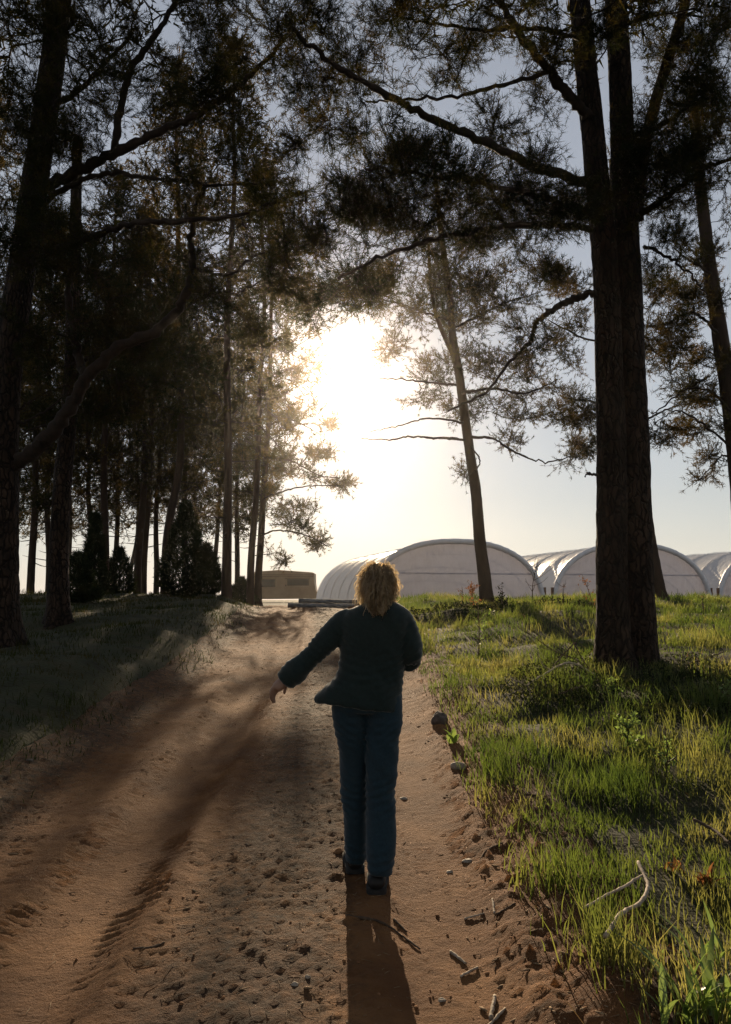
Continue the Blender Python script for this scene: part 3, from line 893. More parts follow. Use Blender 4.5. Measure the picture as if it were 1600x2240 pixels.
# px of the stem near the ground, distance, stem scale, kind, turn, label
stand = [
    (549, 29.0, 1.05, 2, 2.2, 'straight pine second from the open end of the stand'),
    (498, 23.5, 1.12, 0, 4.0, 'stoutest pine of the stand beside the open sky'),
    (520, 36.0, .95, 4, 1.0, 'thin stem just right of the stoutest pine in the stand'),
    (468, 38.0, .95, 1, 5.2, 'thin pine behind the tall cone-shaped juniper'),
    (408, 33.0, 1.0, 4, 3.3, 'dark straight pine rising out of the cone-shaped juniper'),
    (362, 25.0, 1.10, 2, 0.8, 'thick pine touching the left flank of the cone-shaped juniper'),
    (345, 34.0, .95, 1, 2.9, 'slender pine just left of the thick juniper-side pine'),
    (316, 30.0, 1.0, 4, 4.4, 'left stem of the close pair in the middle of the stand'),
    (302, 27.0, 1.0, 1, 5.9, 'leaning pine in the middle of the stand, widening at the foot'),
    (252, 35.0, .95, 0, 1.7, 'thin pine standing alone between pair and narrow juniper'),
    (200, 33.0, .95, 3, 3.8, 'thin pine rising behind the narrow dark juniper'),
    (70, 27.0, 1.0, 3, 5.0, 'pine seen between the two big stems on the left'),
    (-60, 24.0, 1.05, 0, 2.4, 'pine mostly outside the left picture edge'),
    (150, 42.0, .95, 1, .2, 'distant pine behind the second stem from the left'),
    (430, 45.0, 1.0, 0, 3.1, 'distant pine deep behind the cone-shaped juniper'),
    (285, 46.0, 1.0, 2, 1.2, 'distant pine deep in the middle of the stand'),
    (20, 44.0, 1.0, 1, 4.1, 'distant pine low at the left picture edge'),
    (232, 25.5, 1.0, 1, 2.6, 'dark pine just right of the narrow juniper'),
    (110, 32.0, 1.0, 2, 5.5, 'pine right behind the second big stem from the left'),
    (-20, 34.0, 1.0, 3, .9, 'bushy pine behind the left-edge pine'),
]
for px, Y, sc, k, rz, lab in stand:
    o = kinds[k] if k not in used else copy_tree(kinds[k])
    used.add(k)
    x = (px - 800) / F * Y
    o.location = (x, Y, float(terrain(x, Y)) - .05)
    o.rotation_euler = (0, 0, rz); o.scale = (sc, sc, sc)
    tag(o, lab, 'tree', 'pines of the left stand')



for k, (x, y, rz) in enumerate([(-3.6, -4.5, .4), (3.4, -5.5, 1.9), (-5.8, 1.2, 2.7), (5.6, 1.0, 4.4), (-7.5, -3.0, 3.6), (7.2, -4.0, 5.1), (-2.4, -10.0, .9), (2.6, -11.5, 2.2)]):  # unseen pines, added to keep sky light off the shaded sides
    o = copy_tree(kinds[k % 5])
    o.location = (x, y, float(terrain(x, y)) - .05); o.rotation_euler = (0, 0, rz); o.scale = (1, 1, 1)
    tag(o, 'unseen pine added behind the viewpoint to cut sky light', 'tree', 'added pines behind the viewpoint')


# ------------------------------------------------------------------ junipers, bushes
def juniper(px, Y, H, R, n, label, seed, lean=0):
    r = np.random.default_rng(seed)
    x = (px - 800) / F * Y
    b = np.array([x, Y, float(terrain(x, Y)) - .05])
    t = empty('juniper', b, label, 'shrub', 'junipers under the pines')
    V, fs = tubes(catmull(np.array([[0, 0, -.1], [.03, 0, H * .4], [0, .02, H * .85]]), 10), np.linspace(.06, .015, 10), 7)
    mk('trunk', V, fs, M['twig'], t)
    h = r.uniform(0, 1, n) ** 1.15
    a = r.uniform(0, 2 * np.pi, n)
    lump = .72 + .5 * vnoise(a * 2.2, h * 6, seed)
    prof = np.minimum(1, h * 5 + .35) * (1 - h ** 1.7) + .04
    rr = R * prof * lump * r.uniform(.25, 1, n) ** .4
    P = np.column_stack([rr * np.cos(a) + lean * h, rr * np.sin(a), h * H + .05])
    A = nrm(np.column_stack([np.cos(a) * .6, np.sin(a) * .6, np.full(n, .9)]) + r.standard_normal((n, 3)) * .3)
    nv, nf = needles(P, A, 7, .16, .026, .5)
    mk('crown', nv, nf, M['juniper'], t, smooth=False)


juniper(404, 22.0, 2.55, .72, 2600, 'broad cone-shaped dark juniper in front of the pine stand', 301)
juniper(206, 21.0, 2.25, .38, 1500, 'narrow dark juniper right of the second big stem', 302)
juniper(452, 24.0, 1.5, .55, 1200, 'low dark juniper at the right foot of the broad cone-shaped one', 303)
juniper(170, 19.0, 1.1, .55, 1000, 'low round juniper at the foot of the second big stem', 304)
juniper(262, 26.0, 1.5, .6, 1100, 'low juniper between narrow and broad cone-shaped ones', 305)
juniper(530, 30.0, 1.0, .6, 800, 'knee-high juniper between the last two pines of the stand', 309)


# ------------------------------------------------------------------ caravan and log pile
M['caravan'] = surf_mat('caravan_panel', [(.30, .20, .12), (.42, .30, .19)], 1.5, .6)
M['stripe'] = surf_mat('caravan_stripe', [(.10, .055, .03), (.14, .08, .05)], 3, .5)
M['darkglass'] = surf_mat('dark_window', [(.015, .017, .016), (.03, .032, .03)], 2, .15)
M['rubber'] = surf_mat('rubber', [(.012, .012, .012), (.025, .024, .023)], 20, .8)


def build_caravan():
    Y = 56.0
    x0 = (560 - 800) / F * Y; x1 = (690 - 800) / F * Y
    x = (x0 + x1) / 2; L = x1 - x0
    b = np.array([x, Y, float(terrain(x, Y))])
    t = empty('caravan', b, 'beige caravan with brown stripes parked beyond the pines', 'caravan')
    h = 2.15
    prof = [(-L / 2, .22), (-L / 2, 1.2), (-L / 2, h - .14), (-L / 2 + .1, h - .05), (-.3, h + .06), (L / 2 - .12, h - .10), (L / 2, h - .16), (L / 2 + .02, 1.3), (L / 2 + .10, .9), (L / 2 + .28, .55), (L / 2 + .25, .25)]
    prof = np.array(prof); n = len(prof)
    V = np.concatenate([np.column_stack([prof[:, 0], np.full(n, -1.05), prof[:, 1]]), np.column_stack([prof[:, 0], np.full(n, 1.05), prof[:, 1]])])
    side = np.array([[i, (i + 1) % n, (i + 1) % n + n, i + n] for i in range(n)])
    mk('body', V, [side, np.arange(n)[::-1][None], (np.arange(n) + n)[None]], M['caravan'], t, smooth=False)
    for z in (h - .42, h - .30):
        Vb, fb = box(-L / 2 + .06, L / 2 - .05, -1.075, -1.05, z, z + .045); mk('stripe', Vb, fb, M['stripe'], t, smooth=False)
    for (a, c, z0, z1) in ((-L / 2 + .5, -L / 2 + 1.5, 1.05, 1.55), (L / 2 - 1.95, L / 2 - .35, 1.15, 1.6)):
        Vb, fb = box(a, c, -1.085, -1.05, z0, z1); w = mk('window', Vb, fb, M['darkglass'], t, smooth=False)
        Vb, fb = box(a - .05, c + .05, -1.10, -1.055, z1, z1 + .05); mk('frame', Vb, fb, M['stripe'], w, smooth=False)
    Vb, fb = box(-.35, .25, -1.09, -1.05, .6, 1.75); d = mk('door', Vb, fb, M['caravan'], t, smooth=False)
    Vb, fb = box(.12, .18, -1.13, -1.09, 1.1, 1.2); mk('handle', Vb, fb, M['darkglass'], d, smooth=False)
    Vb, fb = box(-L / 2 + .1, L / 2 - .3, -1.0, 1.0, .42, .56); mk('chassis', Vb, fb, M['rubber'], t, smooth=False)


build_caravan()
M['birch'] = surf_mat('birch_log', [(.05, .052, .055), (.16, .165, .17), (.30, .30, .30)], 5, .8, .4, 30, .01, stretch=(1, 1, 3))
lp = [('lowest front log of the pale pile beyond the track', .0, .0, 3.6), ('lowest back log of the pale pile beyond the track', .05, .16, 3.4), ('upper log lying on the pale pile beyond the track', .12, .08, 3.2)]
for k, (lab, dx, dy, L) in enumerate(lp):
    Y = 24.6 + dy
    x = (742 - 800) / F * Y + dx + .25
    z = float(terrain(x, Y)) + .05 + (.125 if k == 2 else 0)
    pts = catmull(np.array([[-L / 2, 0, .03], [0, .02 * (-1) ** k, 0], [L / 2, .03, .02]]), 14)
    pts[:, 1] += pts[:, 0] * .03
    V, fs = tubes(pts,   .072 - .012 * np.linspace(0, 1, 14) + .004 * rng.standard_normal(14), 12)
    o = mk('log', V + np.array([x, Y, z]), fs, M['birch'], None, np.array([x, Y, z]))
    tag(o, lab, 'log', 'log pile at the end of the track')


# ------------------------------------------------------------------ grass and litter (stuff)
def blades(name, x, y, h, w, mat, lean=.35, label=None, zoff=-.01):
    n = len(x)
    z = ground_fine(x, y) + zoff
    B = np.column_stack([x, y, z])
    a = rng.uniform(0, 2 * np.pi, n)
    wd = np.column_stack([np.cos(a), np.sin(a), np.zeros(n)]) * (w / 2)[:, None]
    a2 = rng.uniform(0, 2 * np.pi, n)
    ld = np.column_stack([np.cos(a2), np.sin(a2), np.zeros(n)]) * (h * lean * rng.uniform(.2, 1.4, n))[:, None]
    up = np.column_stack([np.zeros(n), np.zeros(n), h])
    m = B + up * .55 + ld * .35
    tip = B + up + ld
    V = np.stack([B - wd, B + wd, m + wd * .75, m - wd * .75, tip], 1).reshape(-1, 3)
    i = np.arange(n) * 5
    q = np.column_stack([i, i + 1, i + 2, i + 3]); t3 = np.column_stack([i + 3, i + 2, i + 4])
    o = mk(name, V, [q, t3], mat, smooth=False)
    tag(o, label, 'grass', kind='stuff')
    return o


def scatter(n, x0, x1, y0, y1, dens):
    """points spread so that density falls with distance as 1/y"""
    y = y0 * (y1 / y0) ** rng.uniform(0, 1, n)
    x = rng.uniform(x0, x1, n)
    k = rng.uniform(0, 1, n) < dens(x, y)
    return x[k], y[k]


R1B = at(1375, 1490, 9.9)


def meadow_density(x, y):
    u = x - road_c(y)
    edge = .76 + .22 * fbm(x * .0 + 3, y * 1.3, 91, 3) * 2 + .28 * (1 - ss(2.6, 4.2, y))
    d = ss(edge - .10, edge + .22, u)
    bare = .75 * ss(.12, .26, fbm(x * .9, y * .9, 95, 3))                      # worn patches
    bare = np.maximum(bare, np.exp(-(((x - R1B[0] - 1.5) / 1.2) ** 2 + ((y - 10.6) / .45) ** 2)))
    bare = np.maximum(bare, .55 * np.exp(-(((x - 2.6) / .9) ** 2 + ((y - 8.1) / .8) ** 2) ** 2))
    bare = np.maximum(bare, .8 * np.exp(-(((x - 3.6) / 1.0) ** 2 + ((y - 8.6) / .9) ** 2) ** 2))
    clump = .25 + .75 * ss(.35, .65, vnoise(x * 4.1, y * 4.1, 97))
    frus = np.abs(x) < y * .52 + 1.2
    return d * (1 - .85 * bare) * clump * frus


x, y = scatter(400000, .6, 17, 2.3, 32, meadow_density)
hs = (.05 + .15 * vnoise(x * .8, y * .8, 99) ** 1.5 + .13 * ss(.55, .8, vnoise(x * 2.2, y * 2.2, 98))) * rng.uniform(.45, 1.25, len(x))
blades('meadow_grass', x, y, hs, .0030 + .00055 * y + .002 * rng.uniform(0, 1, len(x)), M['grass'], .42, 'backlit green meadow grass right of the track')
x, y = scatter(70000, .6, 17, 2.3, 30, lambda a, c: (.10 + .5 * ss(.02, .2, fbm(a * .9, c * .9, 95, 3))) * ss(.72, .95, a - road_c(c)) * (np.abs(a) < c * .52 + 1.2))
blades('dry_grass', x, y, rng.uniform(.015, .07, len(x)) + .12 * (rng.uniform(0, 1, len(x)) > .93), .0025 + .0005 * y, M['drygrass'], 2.2, 'dry straw-coloured stalks among the meadow grass')


def bank_density(x, y):
    u = -(x - road_c(y))
    d = ss(2.15, 2.9, u + .5 * fbm(x * 1.2, y * 1.2, 111, 3))
    return d * (.25 + .75 * ss(.35, .65, vnoise(x * 2.2, y * 2.2, 113))) * (np.abs(x) < y * .52 + 1.2)


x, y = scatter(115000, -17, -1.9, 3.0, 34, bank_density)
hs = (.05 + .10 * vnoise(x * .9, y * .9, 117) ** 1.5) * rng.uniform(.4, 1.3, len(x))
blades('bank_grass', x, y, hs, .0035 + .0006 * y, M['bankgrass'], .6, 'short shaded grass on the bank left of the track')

# dark trailing ground cover round the foot of the twin pine
def ground_cover(n, cx, cy_, rx, ry, name, label, mat, s0, hmax):
    a = rng.uniform(0, 2 * np.pi, n); q = rng.uniform(0, 1, n) ** .6
    x = cx + rx * q * np.cos(a); y = cy_ + ry * q * np.sin(a)
    k = (x - road_c(y) > 1.0) & (rng.uniform(0, 1, n) < .25 + ss(.35, .6, vnoise(x * 2.6, y * 2.6, 141)))
    x, y = x[k], y[k]; n = len(x)
    hh = hmax * vnoise(x * 2.2, y * 2.2, 143) * rng.uniform(.05, 1, n)
    c = np.column_stack([x, y, terrain(x, y) + hh])
    D = nrm(rng.standard_normal((n, 3)) + np.array([0, 0, .3])); W = nrm(np.cross(D, rng.standard_normal((n, 3))))
    s = s0 * rng.uniform(.5, 1.4, (n, 1))
    V = np.stack([c, c + D * s + W * s * .55, c + D * s * 2, c + D * s - W * s * .55], 1).reshape(-1, 3)
    tag(mk(name, V, [np.arange(n * 4).reshape(-1, 4)], M[mat], smooth=False), label, 'undergrowth', kind='stuff')


ground_cover(15000, 3.35, 8.6, 1.9, 1.5, 'ground_ivy', 'dark trailing undergrowth around the foot of the twin pine', 'juniper', .018, .22)
ground_cover(5000, 2.6, 17.4, 2.6, 1.2, 'low_heath', 'dark low growth on the hummocks before the slim pine', 'juniper', .035, .22)

# needle litter and straw on the track itself
M['litter'] = surf_mat('needle_litter', [(.08, .05, .026), (.22, .14, .075), (.42, .31, .18)], 35, .9)
n = 17000
y = 2.3 * (26 / 2.3) ** rng.uniform(0, 1, n)
u = rng.uniform(-2.6, 1.3, n)
pr = .12 + .6 * np.exp(-((u + .45) / .45) ** 4) + .8 * ss(.55, .8, u) + .8 * ss(-1.8, -2.2, u)
k = rng.uniform(0, 1, n) < pr * (.3 + .7 * vnoise(u * 2.4, y * 2.4, 121))
u, y = u[k], y[k]; x = u + road_c(y); n = len(x)
a = rng.uniform(0, np.pi, n); L = rng.uniform(.012, .05, n) * (1 + .05 * y)
z = ground_fine(x, y) + .003
dv = np.column_stack([np.cos(a), np.sin(a), rng.uniform(-.06, .12, n)]) * L[:, None] / 2
c = np.column_stack([x, y, z])
P = np.stack([c - dv, c + np.array([0, 0, .0012]), c + dv], 1)
V, fs = tubes(P, np.repeat(np.array([[.0007, .0010, .0006]]), n, 0) * (1 + .12 * y)[:, None], 3, False)
tag(mk('needle_litter', V, fs, M['litter'], smooth=False), 'fallen needles, bark bits and straw strewn over the track', 'litter', kind='stuff')


def pebble_mesh(n, y0, y1, smin, smax, prf, name, label, mat, flat=(1, 1, .65)):
    y = y0 * (y1 / y0) ** rng.uniform(0, 1, n); u = rng.uniform(-2.5, 1.25, n)
    k = rng.uniform(0, 1, n) < prf(u, y); u, y = u[k], y[k]; n = len(u); x = u + road_c(y)
    s = smin + (smax - smin) * rng.uniform(0, 1, n) ** 3
    g = (1 + 5 ** .5) / 2
    ico = nrm(np.array([[-1, g, 0], [1, g, 0], [-1, -g, 0], [1, -g, 0], [0, -1, g], [0, 1, g], [0, -1, -g], [0, 1, -g], [g, 0, -1], [g, 0, 1], [-g, 0, -1], [-g, 0, 1]]))
    fi = np.array([[0, 11, 5], [0, 5, 1], [0, 1, 7], [0, 7, 10], [0, 10, 11], [1, 5, 9], [5, 11, 4], [11, 10, 2], [10, 7, 6], [7, 1, 8], [3, 9, 4], [3, 4, 2], [3, 2, 6], [3, 6, 8], [3, 8, 9], [4, 9, 5], [2, 4, 11], [6, 2, 10], [8, 6, 7], [9, 8, 1]])
    sc = rng.uniform(.6, 1.3, (n, 1, 3)) * np.array(flat)
    V = ico[None] * sc * s[:, None, None] * rng.uniform(.75, 1.2, (n, 12, 1))
    a = rng.uniform(0, 6.28, n); ca, sa = np.cos(a)[:, None], np.sin(a)[:, None]
    V = np.stack([V[..., 0] * ca - V[..., 1] * sa, V[..., 0] * sa + V[..., 1] * ca, V[..., 2]], -1)
    V = V + np.column_stack([x, y, ground_fine(x, y) + s * .18])[:, None]
    fs = (fi[None] + (np.arange(n) * 12)[:, None, None]).reshape(-1, 3)
    tag(mk(name, V.reshape(-1, 3), [fs], mat), label, 'soil', kind='stuff')


M['clod'] = surf_mat('soil_clod', [(.12, .055, .022), (.24, .115, .05), (.34, .18, .085)], 15, .95, .5, 80, .004)
pebble_mesh(6500, 2.3, 22, .002, .011, lambda u, y: (.25 + .7 * np.exp(-((u + .45) / .5) ** 4) + .6 * ss(.5, .75, u) + .5 * ss(-1.7, -2.1, u)) * (.2 + .8 * ss(.35, .7, vnoise(u * 2, y * 2, 131))), 'soil_crumbs', 'small soil crumbs and gravel on the track', M['clod'])


pebble_mesh(7000, 2.3, 14, .006, .022, lambda u, y: (.9 * ss(.35, .7, u) + .25 * np.exp(-((u + .45) / .4) ** 4) + .4 * ss(-1.9, -2.3, u)) * (.15 + .85 * ss(.3, .6, vnoise(u * 3, y * 3, 151))), 'bark_chips', 'bark chips and wood splinters strewn along the track edges', M['litter'], (1.6, .35, .22))


# ------------------------------------------------------------------ stones
def stone(px, py, rad_px, label, mat, squash=.7, seed=0, sink=.25, name='stone'):
    p = ground_px(px, py)
    s = rad_px * p[1] / F
    r = np.random.default_rng(seed)
    th, ph = np.meshgrid(np.linspace(.05, np.pi - .05, 14), np.linspace(0, 2 * np.pi, 22, endpoint=False), indexing='ij')
    D = np.stack([np.sin(th) * np.cos(ph), np.sin(th) * np.sin(ph), np.cos(th)], -1)
    k = 1 + .8 * fbm(D[..., 0] * 1.6 + seed * 3.3, D[..., 1] * 1.6 + D[..., 2] * 1.3 + seed, seed + 7, 3)
    V = D * k[..., None] * s * np.array([1.0, .85, squash])
    V = V.reshape(-1, 3)
    idx = np.arange(14 * 22).reshape(14, 22)
    q = np.stack([idx[:-1], idx[1:], np.roll(idx, -1, 1)[1:], np.roll(idx, -1, 1)[:-1]], -1).reshape(-1, 4)
    o = mk(name, V, [q, idx[0][None], idx[-1][::-1][None]], mat)
    o.location = (p[0], p[1], float(ground_fine(p[0], p[1])) + s * squash * (1 - 2 * sink) - s * .45)
    tag(o, label, 'stone', 'stones beside the track')


stone(962, 1588, 19, 'rounded dark grey stone set in the verge right of the person', M['stone'], .95, 1, .12)
stone(1003, 1690, 15, 'pale angular stone at the grass edge right of the legs', M['palestone'], .75, 2, .15)
stone(882, 1737, 9, 'small flat pebble right of the right knee', M['palestone'], .5, 3)
stone(984, 1893, 8, 'small pale pebble near the right shoe by the verge', M['palestone'], .6, 4)
stone(1024, 1876, 12, 'flat pale pebble at the grass edge beyond the right shoe', M['palestone'], .45, 5)
stone(645, 2172, 8, 'left one of two white pebbles low on the track', M['palestone'], .7, 6)
stone(673, 2157, 7, 'right one of two white pebbles low on the track', M['palestone'], .7, 7)
stone(966, 2167, 9, 'whitish pebble right of the long shadow', M['palestone'], .6, 8)
stone(740, 1876, 11, 'dark clod left of the left shoe', M['clod'], .8, 9)
stone(64, 1668, 9, 'small stone on the shaded left shoulder', M['stone'], .6, 10)


# ------------------------------------------------------------------ sticks and dead branches
def stick(paths, label, mat, r0, r1, lift=.0, name='stick', group='fallen sticks', up=None):
    """paths: pixel polylines laid on the ground; the first is the stem, others fork off"""
    P0 = ground_px(*paths[0][0][:2])
    t = empty(name, (P0[0], P0[1], float(ground_fine(P0[0], P0[1]))), label, 'stick', group)
    for k, path in enumerate(paths):
        pts = []
        for q in path:
            g = ground_px(q[0], q[1]) if len(q) < 3 else at(q[0], q[1], q[2])
            if len(q) < 3: g[2] = float(ground_fine(g[0], g[1])) + r0 * .8 + lift
            pts.append(g)
        P = catmull(np.array(pts), 6 * len(pts))
        P = P + rng.standard_normal(P.shape) * r0 * .12
        n = len(P); f = .7 if k else 1
        R = np.linspace(r0 * f, r1 * f, n) * (1 + .12 * rng.standard_normal(n))
        V, fs = tubes(P, R, 8)
        mk('stem' if k == 0 else 'fork', V, fs, mat, t, np.array(t.location))
    return t


stick([[(1328, 2135), (1362, 2075), (1402, 2040), (1420, 2000), (1410, 1970), (1398, 1940)], [(1408, 1972), (1370, 1998), (1330, 2030), (1280, 2060)]], 'long forked pale branch lying in the grass, lower right', M['stick'], .010, .008, .11)
stick([[(985, 2066), (1020, 2092)]], 'short pale stick slanting down beside the track edge, upper of two', M['stick'], .007, .006)
stick([[(1008, 2118), (1046, 2101)]], 'short pale stick slanting up beside the track edge', M['stick'], .006, .005)
stick([[(1074, 2212), (1083, 2170)]], 'thick short stick standing upright in view near the bottom edge', M['stick'], .009, .007)
stick([[(1060, 2238), (1105, 2195)]], 'thin pale stick crossing behind the thick short one', M['stick'], .006, .005)
stick([[(1016, 1996), (1060, 1992)]], 'thin pale stick lying level at the grass edge', M['stick'], .005, .004)
stick([[(1082, 2000), (1078, 1972)]], 'stubby pale stick pointing away at the grass edge', M['stick'], .006, .005)
stick([[(1085, 2006), (1128, 1996)]], 'thin reddish stick beside the stubby pale one', M['stickdark'], .005, .004)
stick([[(755, 2022), (830, 2030), (880, 2042), (918, 2062)]], 'dark thin branch lying across the long shadow', M['stickdark'], .007, .004)
stick([[(862, 2012), (890, 2030)]], 'short dark twig at the right rim of the long shadow', M['stickdark'], .006, .004)
stick([[(685, 1608), (712, 1604)]], 'short twig on the track left of the thighs', M['stick'], .006, .004)
stick([[(290, 2100), (330, 2092), (360, 2080)]], 'dark bent twig on the left wheel rut', M['stickdark'], .006, .004)
stick([[(1100, 1850), (1065, 1868), (1050, 1880)]], 'thin curved twig hanging out of the grass onto the track', M['stickdark'], .005, .003)
stick([[(1520, 1838), (1560, 1858), (1600, 1892)]], 'dark dead branch in the grass at the right edge', M['stickdark'], .010, .008, .10)

# brushwood round the foot of the twin pine: arching bare branches
def arch_branch(pts, label, r0, twigs=5, mat='stickdark', name='dead_branch'):
    P = catmull(np.array(pts), 8 * len(pts))
    b0 = P[0].copy()
    t = empty(name, b0, label, 'branch', 'dead brushwood at the twin pine')
    n = len(P)
    V, fs = tubes(P + rng.standard_normal(P.shape) * r0 * .2, np.linspace(r0, r0 * .4, n), 7)
    mk('stem', V, fs, M[mat], t, b0)
    for k in range(twigs):
        i = int(n * (.25 + .65 * (k + .5) / twigs))
        d = nrm(P[min(i + 1, n - 1)] - P[i - 1]) + rng.standard_normal(3) * .55 + np.array([0, 0, .25])
        l = rng.uniform(.12, .34)
        q = catmull(np.array([P[i], P[i] + nrm(d) * l * .5 + rng.standard_normal(3) * .02, P[i] + nrm(d) * l]), 7)
        V, fs = tubes(q, np.linspace(r0 * .45, r0 * .2, 7), 5)
        mk('twig', V, fs, M[mat], t, b0)


def gp(px, py, dz=0):
    p = ground_px(px, py); p[2] = float(terrain(p[0], p[1])) + dz; return p


arch_branch([at(1300, 1475, 9.3), at(1245, 1450, 8.9), at(1185, 1478, 8.7), at(1150, 1500, 8.6), at(1115, 1520, 8.5)], 'arching bare branch bowed left from the foot of the twin pine', .013, 6, 'stick')
arch_branch([at(1300, 1480, 9.4), at(1262, 1420, 9.4), at(1245, 1370, 9.4), at(1238, 1330, 9.4)], 'bare shoot rising nearly upright left of the twin pine', .008, 7)
arch_branch([at(1195, 1480, 9.2), at(1225, 1440, 9.2), at(1260, 1405, 9.3)], 'straight dark twig slanting up toward the twin pine', .009, 4)
arch_branch([at(1290, 1490, 9.2), at(1270, 1450, 9.0), at(1215, 1425, 9.0), at(1170, 1395, 9.1), at(1130, 1370, 9.2)], 'thin bare branch reaching far left from the twin pine', .007, 8)
arch_branch([at(1460, 1480, 9.6), at(1500, 1455, 9.8), at(1545, 1440, 9.9), at(1585, 1425, 10)], 'dark dead branch lying right of the twin pine', .018, 6)
arch_branch([at(1380, 1510, 9.1), at(1405, 1490, 9.0), at(1402, 1500, 8.9), at(1412, 1530, 8.8)], 'pale crooked root twig before the twin pine', .007, 3, 'stick')
arch_branch([at(1600, 1420, 12), at(1575, 1395, 12), at(1560, 1370, 12)], 'bare twig poking up at the right edge above the grass', .008, 5)
arch_branch([at(1220, 1520, 8.3), at(1280, 1500, 8.5), at(1340, 1510, 8.7)], 'low dark branch lying level before the twin pine', .009, 5)


# bare saplings and leafy weeds in the meadow
def sapling(px, py, h, label, leaves=30, mat='lush', n=5, name='sapling', cat='sapling', lw=.02, seed=1):
    p = gp(px, py, -.03)
    r = np.random.default_rng(seed)
    t = empty(name, p, label, cat, 'saplings and weeds in the meadow')
    parts, tips = [], []
    main = catmull(np.array([[0, 0, 0], [r.normal() * .06 * h, 0, h * .5], [r.normal() * .1 * h, 0, h]]), 10)
    V, fs = tubes(main, np.linspace(.010, .003, 10) * (1 + h * .25), 6)
    mk('stem', V, fs, M['stickdark'], t)
    for k in range(n):
        i = r.integers(2, 9); d = nrm(np.array([r.normal(), r.normal(), .9])); l = h * r.uniform(.2, .45)
        q = catmull(np.array([main[i], main[i] + d * l * .5 + r.standard_normal(3) * .03 * h, main[i] + d * l + np.array([0, 0, .1 * l])]), 6)
        tips.append(q)
        V, fs = tubes(q, np.linspace(.005, .002, 6) * (1 + h * .25), 4)
        mk('twig', V, fs, M['stickdark'], t)
    if leaves:
        src = np.concatenate(tips + [main[4:]])
        c = src[r.integers(0, len(src), leaves)] + r.standard_normal((leaves, 3)) * .03 * h
        D = nrm(r.standard_normal((leaves, 3)) + np.array([0, 0, .4])); W = nrm(np.cross(D, r.standard_normal((leaves, 3))))
        s = lw * r.uniform(.6, 1.3, (leaves, 1))
        V = np.stack([c, c + D * s + W * s * .5, c + D * s * 2.1, c + D * s - W * s * .5], 1).reshape(-1, 3)
        mk('foliage', V, [np.arange(leaves * 4).reshape(-1, 4)], M[mat], t, smooth=False)


sapling(1165, 1328, 1.15, 'leafless sapling before the right end of the first tunnel', 0, n=11, seed=21)
sapling(1040, 1332, .55, 'rusty leafed shrublet left of the slim bent pine', 140, 'bracken', 8, lw=.03, seed=22)
sapling(1098, 1334, .6, 'dark shrublet right of the slim bent pine', 120, 'juniper', 8, lw=.03, seed=23)
sapling(1010, 1328, .5, 'rusty twiggy weed in front of the first tunnel', 40, 'bracken', 7, lw=.02, seed=24)
sapling(1047, 1440, .85, 'tall yellowish weed in the sunny grass right of the person', 60, 'lush', 6, lw=.022, seed=25)
sapling(1300, 1335, .8, 'reddish leaved sapling hugging the left of the twin pine', 50, 'bracken', 7, lw=.03, seed=26)
sapling(1230, 1330, .55, 'thin bare weed before the second tunnel', 14, 'bracken', 8, lw=.02, seed=27)
sapling(1380, 1660, .30, 'bright green leafy shrublet in the shadow of the twin pine', 260, 'lush', 9, lw=.018, seed=28)
sapling(1340, 1530, .25, 'pale leaved shrublet at the foot of the twin pine', 200, 'lush', 9, lw=.018, seed=29)
sapling(1590, 1560, .3, 'leafy shrublet cut by the right edge', 160, 'lush', 9, lw=.018, seed=30)
sapling(1540, 1345, .5, 'dry weed stalks in the grass before the third tunnel', 20, 'drygrass', 8, lw=.02, seed=31)
sapling(1455, 1700, .3, 'small leafy shrublet in half shade among tall grass', 120, 'lush', 8, lw=.016, seed=32)


# broad-bladed plant in the lower right corner, each leaf its own part
def strap_plant(px, py, n, L, w, label, seed, mat='lush', name='leafy_plant'):
    p = gp(px, py, -.02)
    r = np.random.default_rng(seed)
    t = empty(name, p, label, 'plant', 'broad-leaved plants')
    for k in range(n):
        a = r.uniform(0, 2 * np.pi); tilt = r.uniform(.25, .9); l = L * r.uniform(.55, 1.1)
        d = np.array([math.cos(a), math.sin(a), 0])
        s = np.linspace(0, 1, 8)
        c = (d[None] * (tilt * s ** 1.6 * l)[:, None]) + np.array([0, 0, 1.]) * (l * (s - .42 * tilt * s ** 2.4))[:, None]
        side = np.array([-d[1], d[0], 0])
        ww = w * r.uniform(.7, 1.2) * np.sin(np.pi * np.clip(s * .93 + .07, 0, 1)) ** .8
        off = np.array([r.normal(), r.normal(), 0]) * L * .18
        fold = np.array([0, 0, .28])
        V = np.concatenate([c + side * ww[:, None] + fold * ww[:, None], c, c - side * ww[:, None] + fold * ww[:, None]]) + off
        i = np.arange(7)
        q = np.concatenate([np.column_stack([i, i + 1, i + 9, i + 8]), np.column_stack([i + 8, i + 9, i + 17, i + 16])])
        mk('leaf', V, q, M[mat], t)


strap_plant(1555, 2230, 26, .30, .012, 'bright strap-leaved plant in the lower right corner', 41)
strap_plant(1490, 2245, 10, .24, .014, 'few-bladed bright plant left of the corner plant', 42)
strap_plant(1430, 2110, 4, .16, .010, 'single tuft of broad blades below the forked branch', 43)
strap_plant(1590, 2120, 14, .26, .010, 'bright strap-leaved tuft at the right edge above the corner plant', 44)
strap_plant(995, 1625, 7, .20, .022, 'pale broad-leaved weed beside the grey stone', 45)
strap_plant(1545, 1935, 16, .16, .012, 'rust-brown dead fern at the right edge', 46, 'bracken', 'dead_fern')
strap_plant(1480, 1905, 9, .12, .010, 'small rust-brown dead fern left of the bigger one', 47, 'bracken', 'dead_fern')
strap_plant(1400, 1650, 9, .14, .010, 'low tuft of broad blades in the pine shadow', 48)


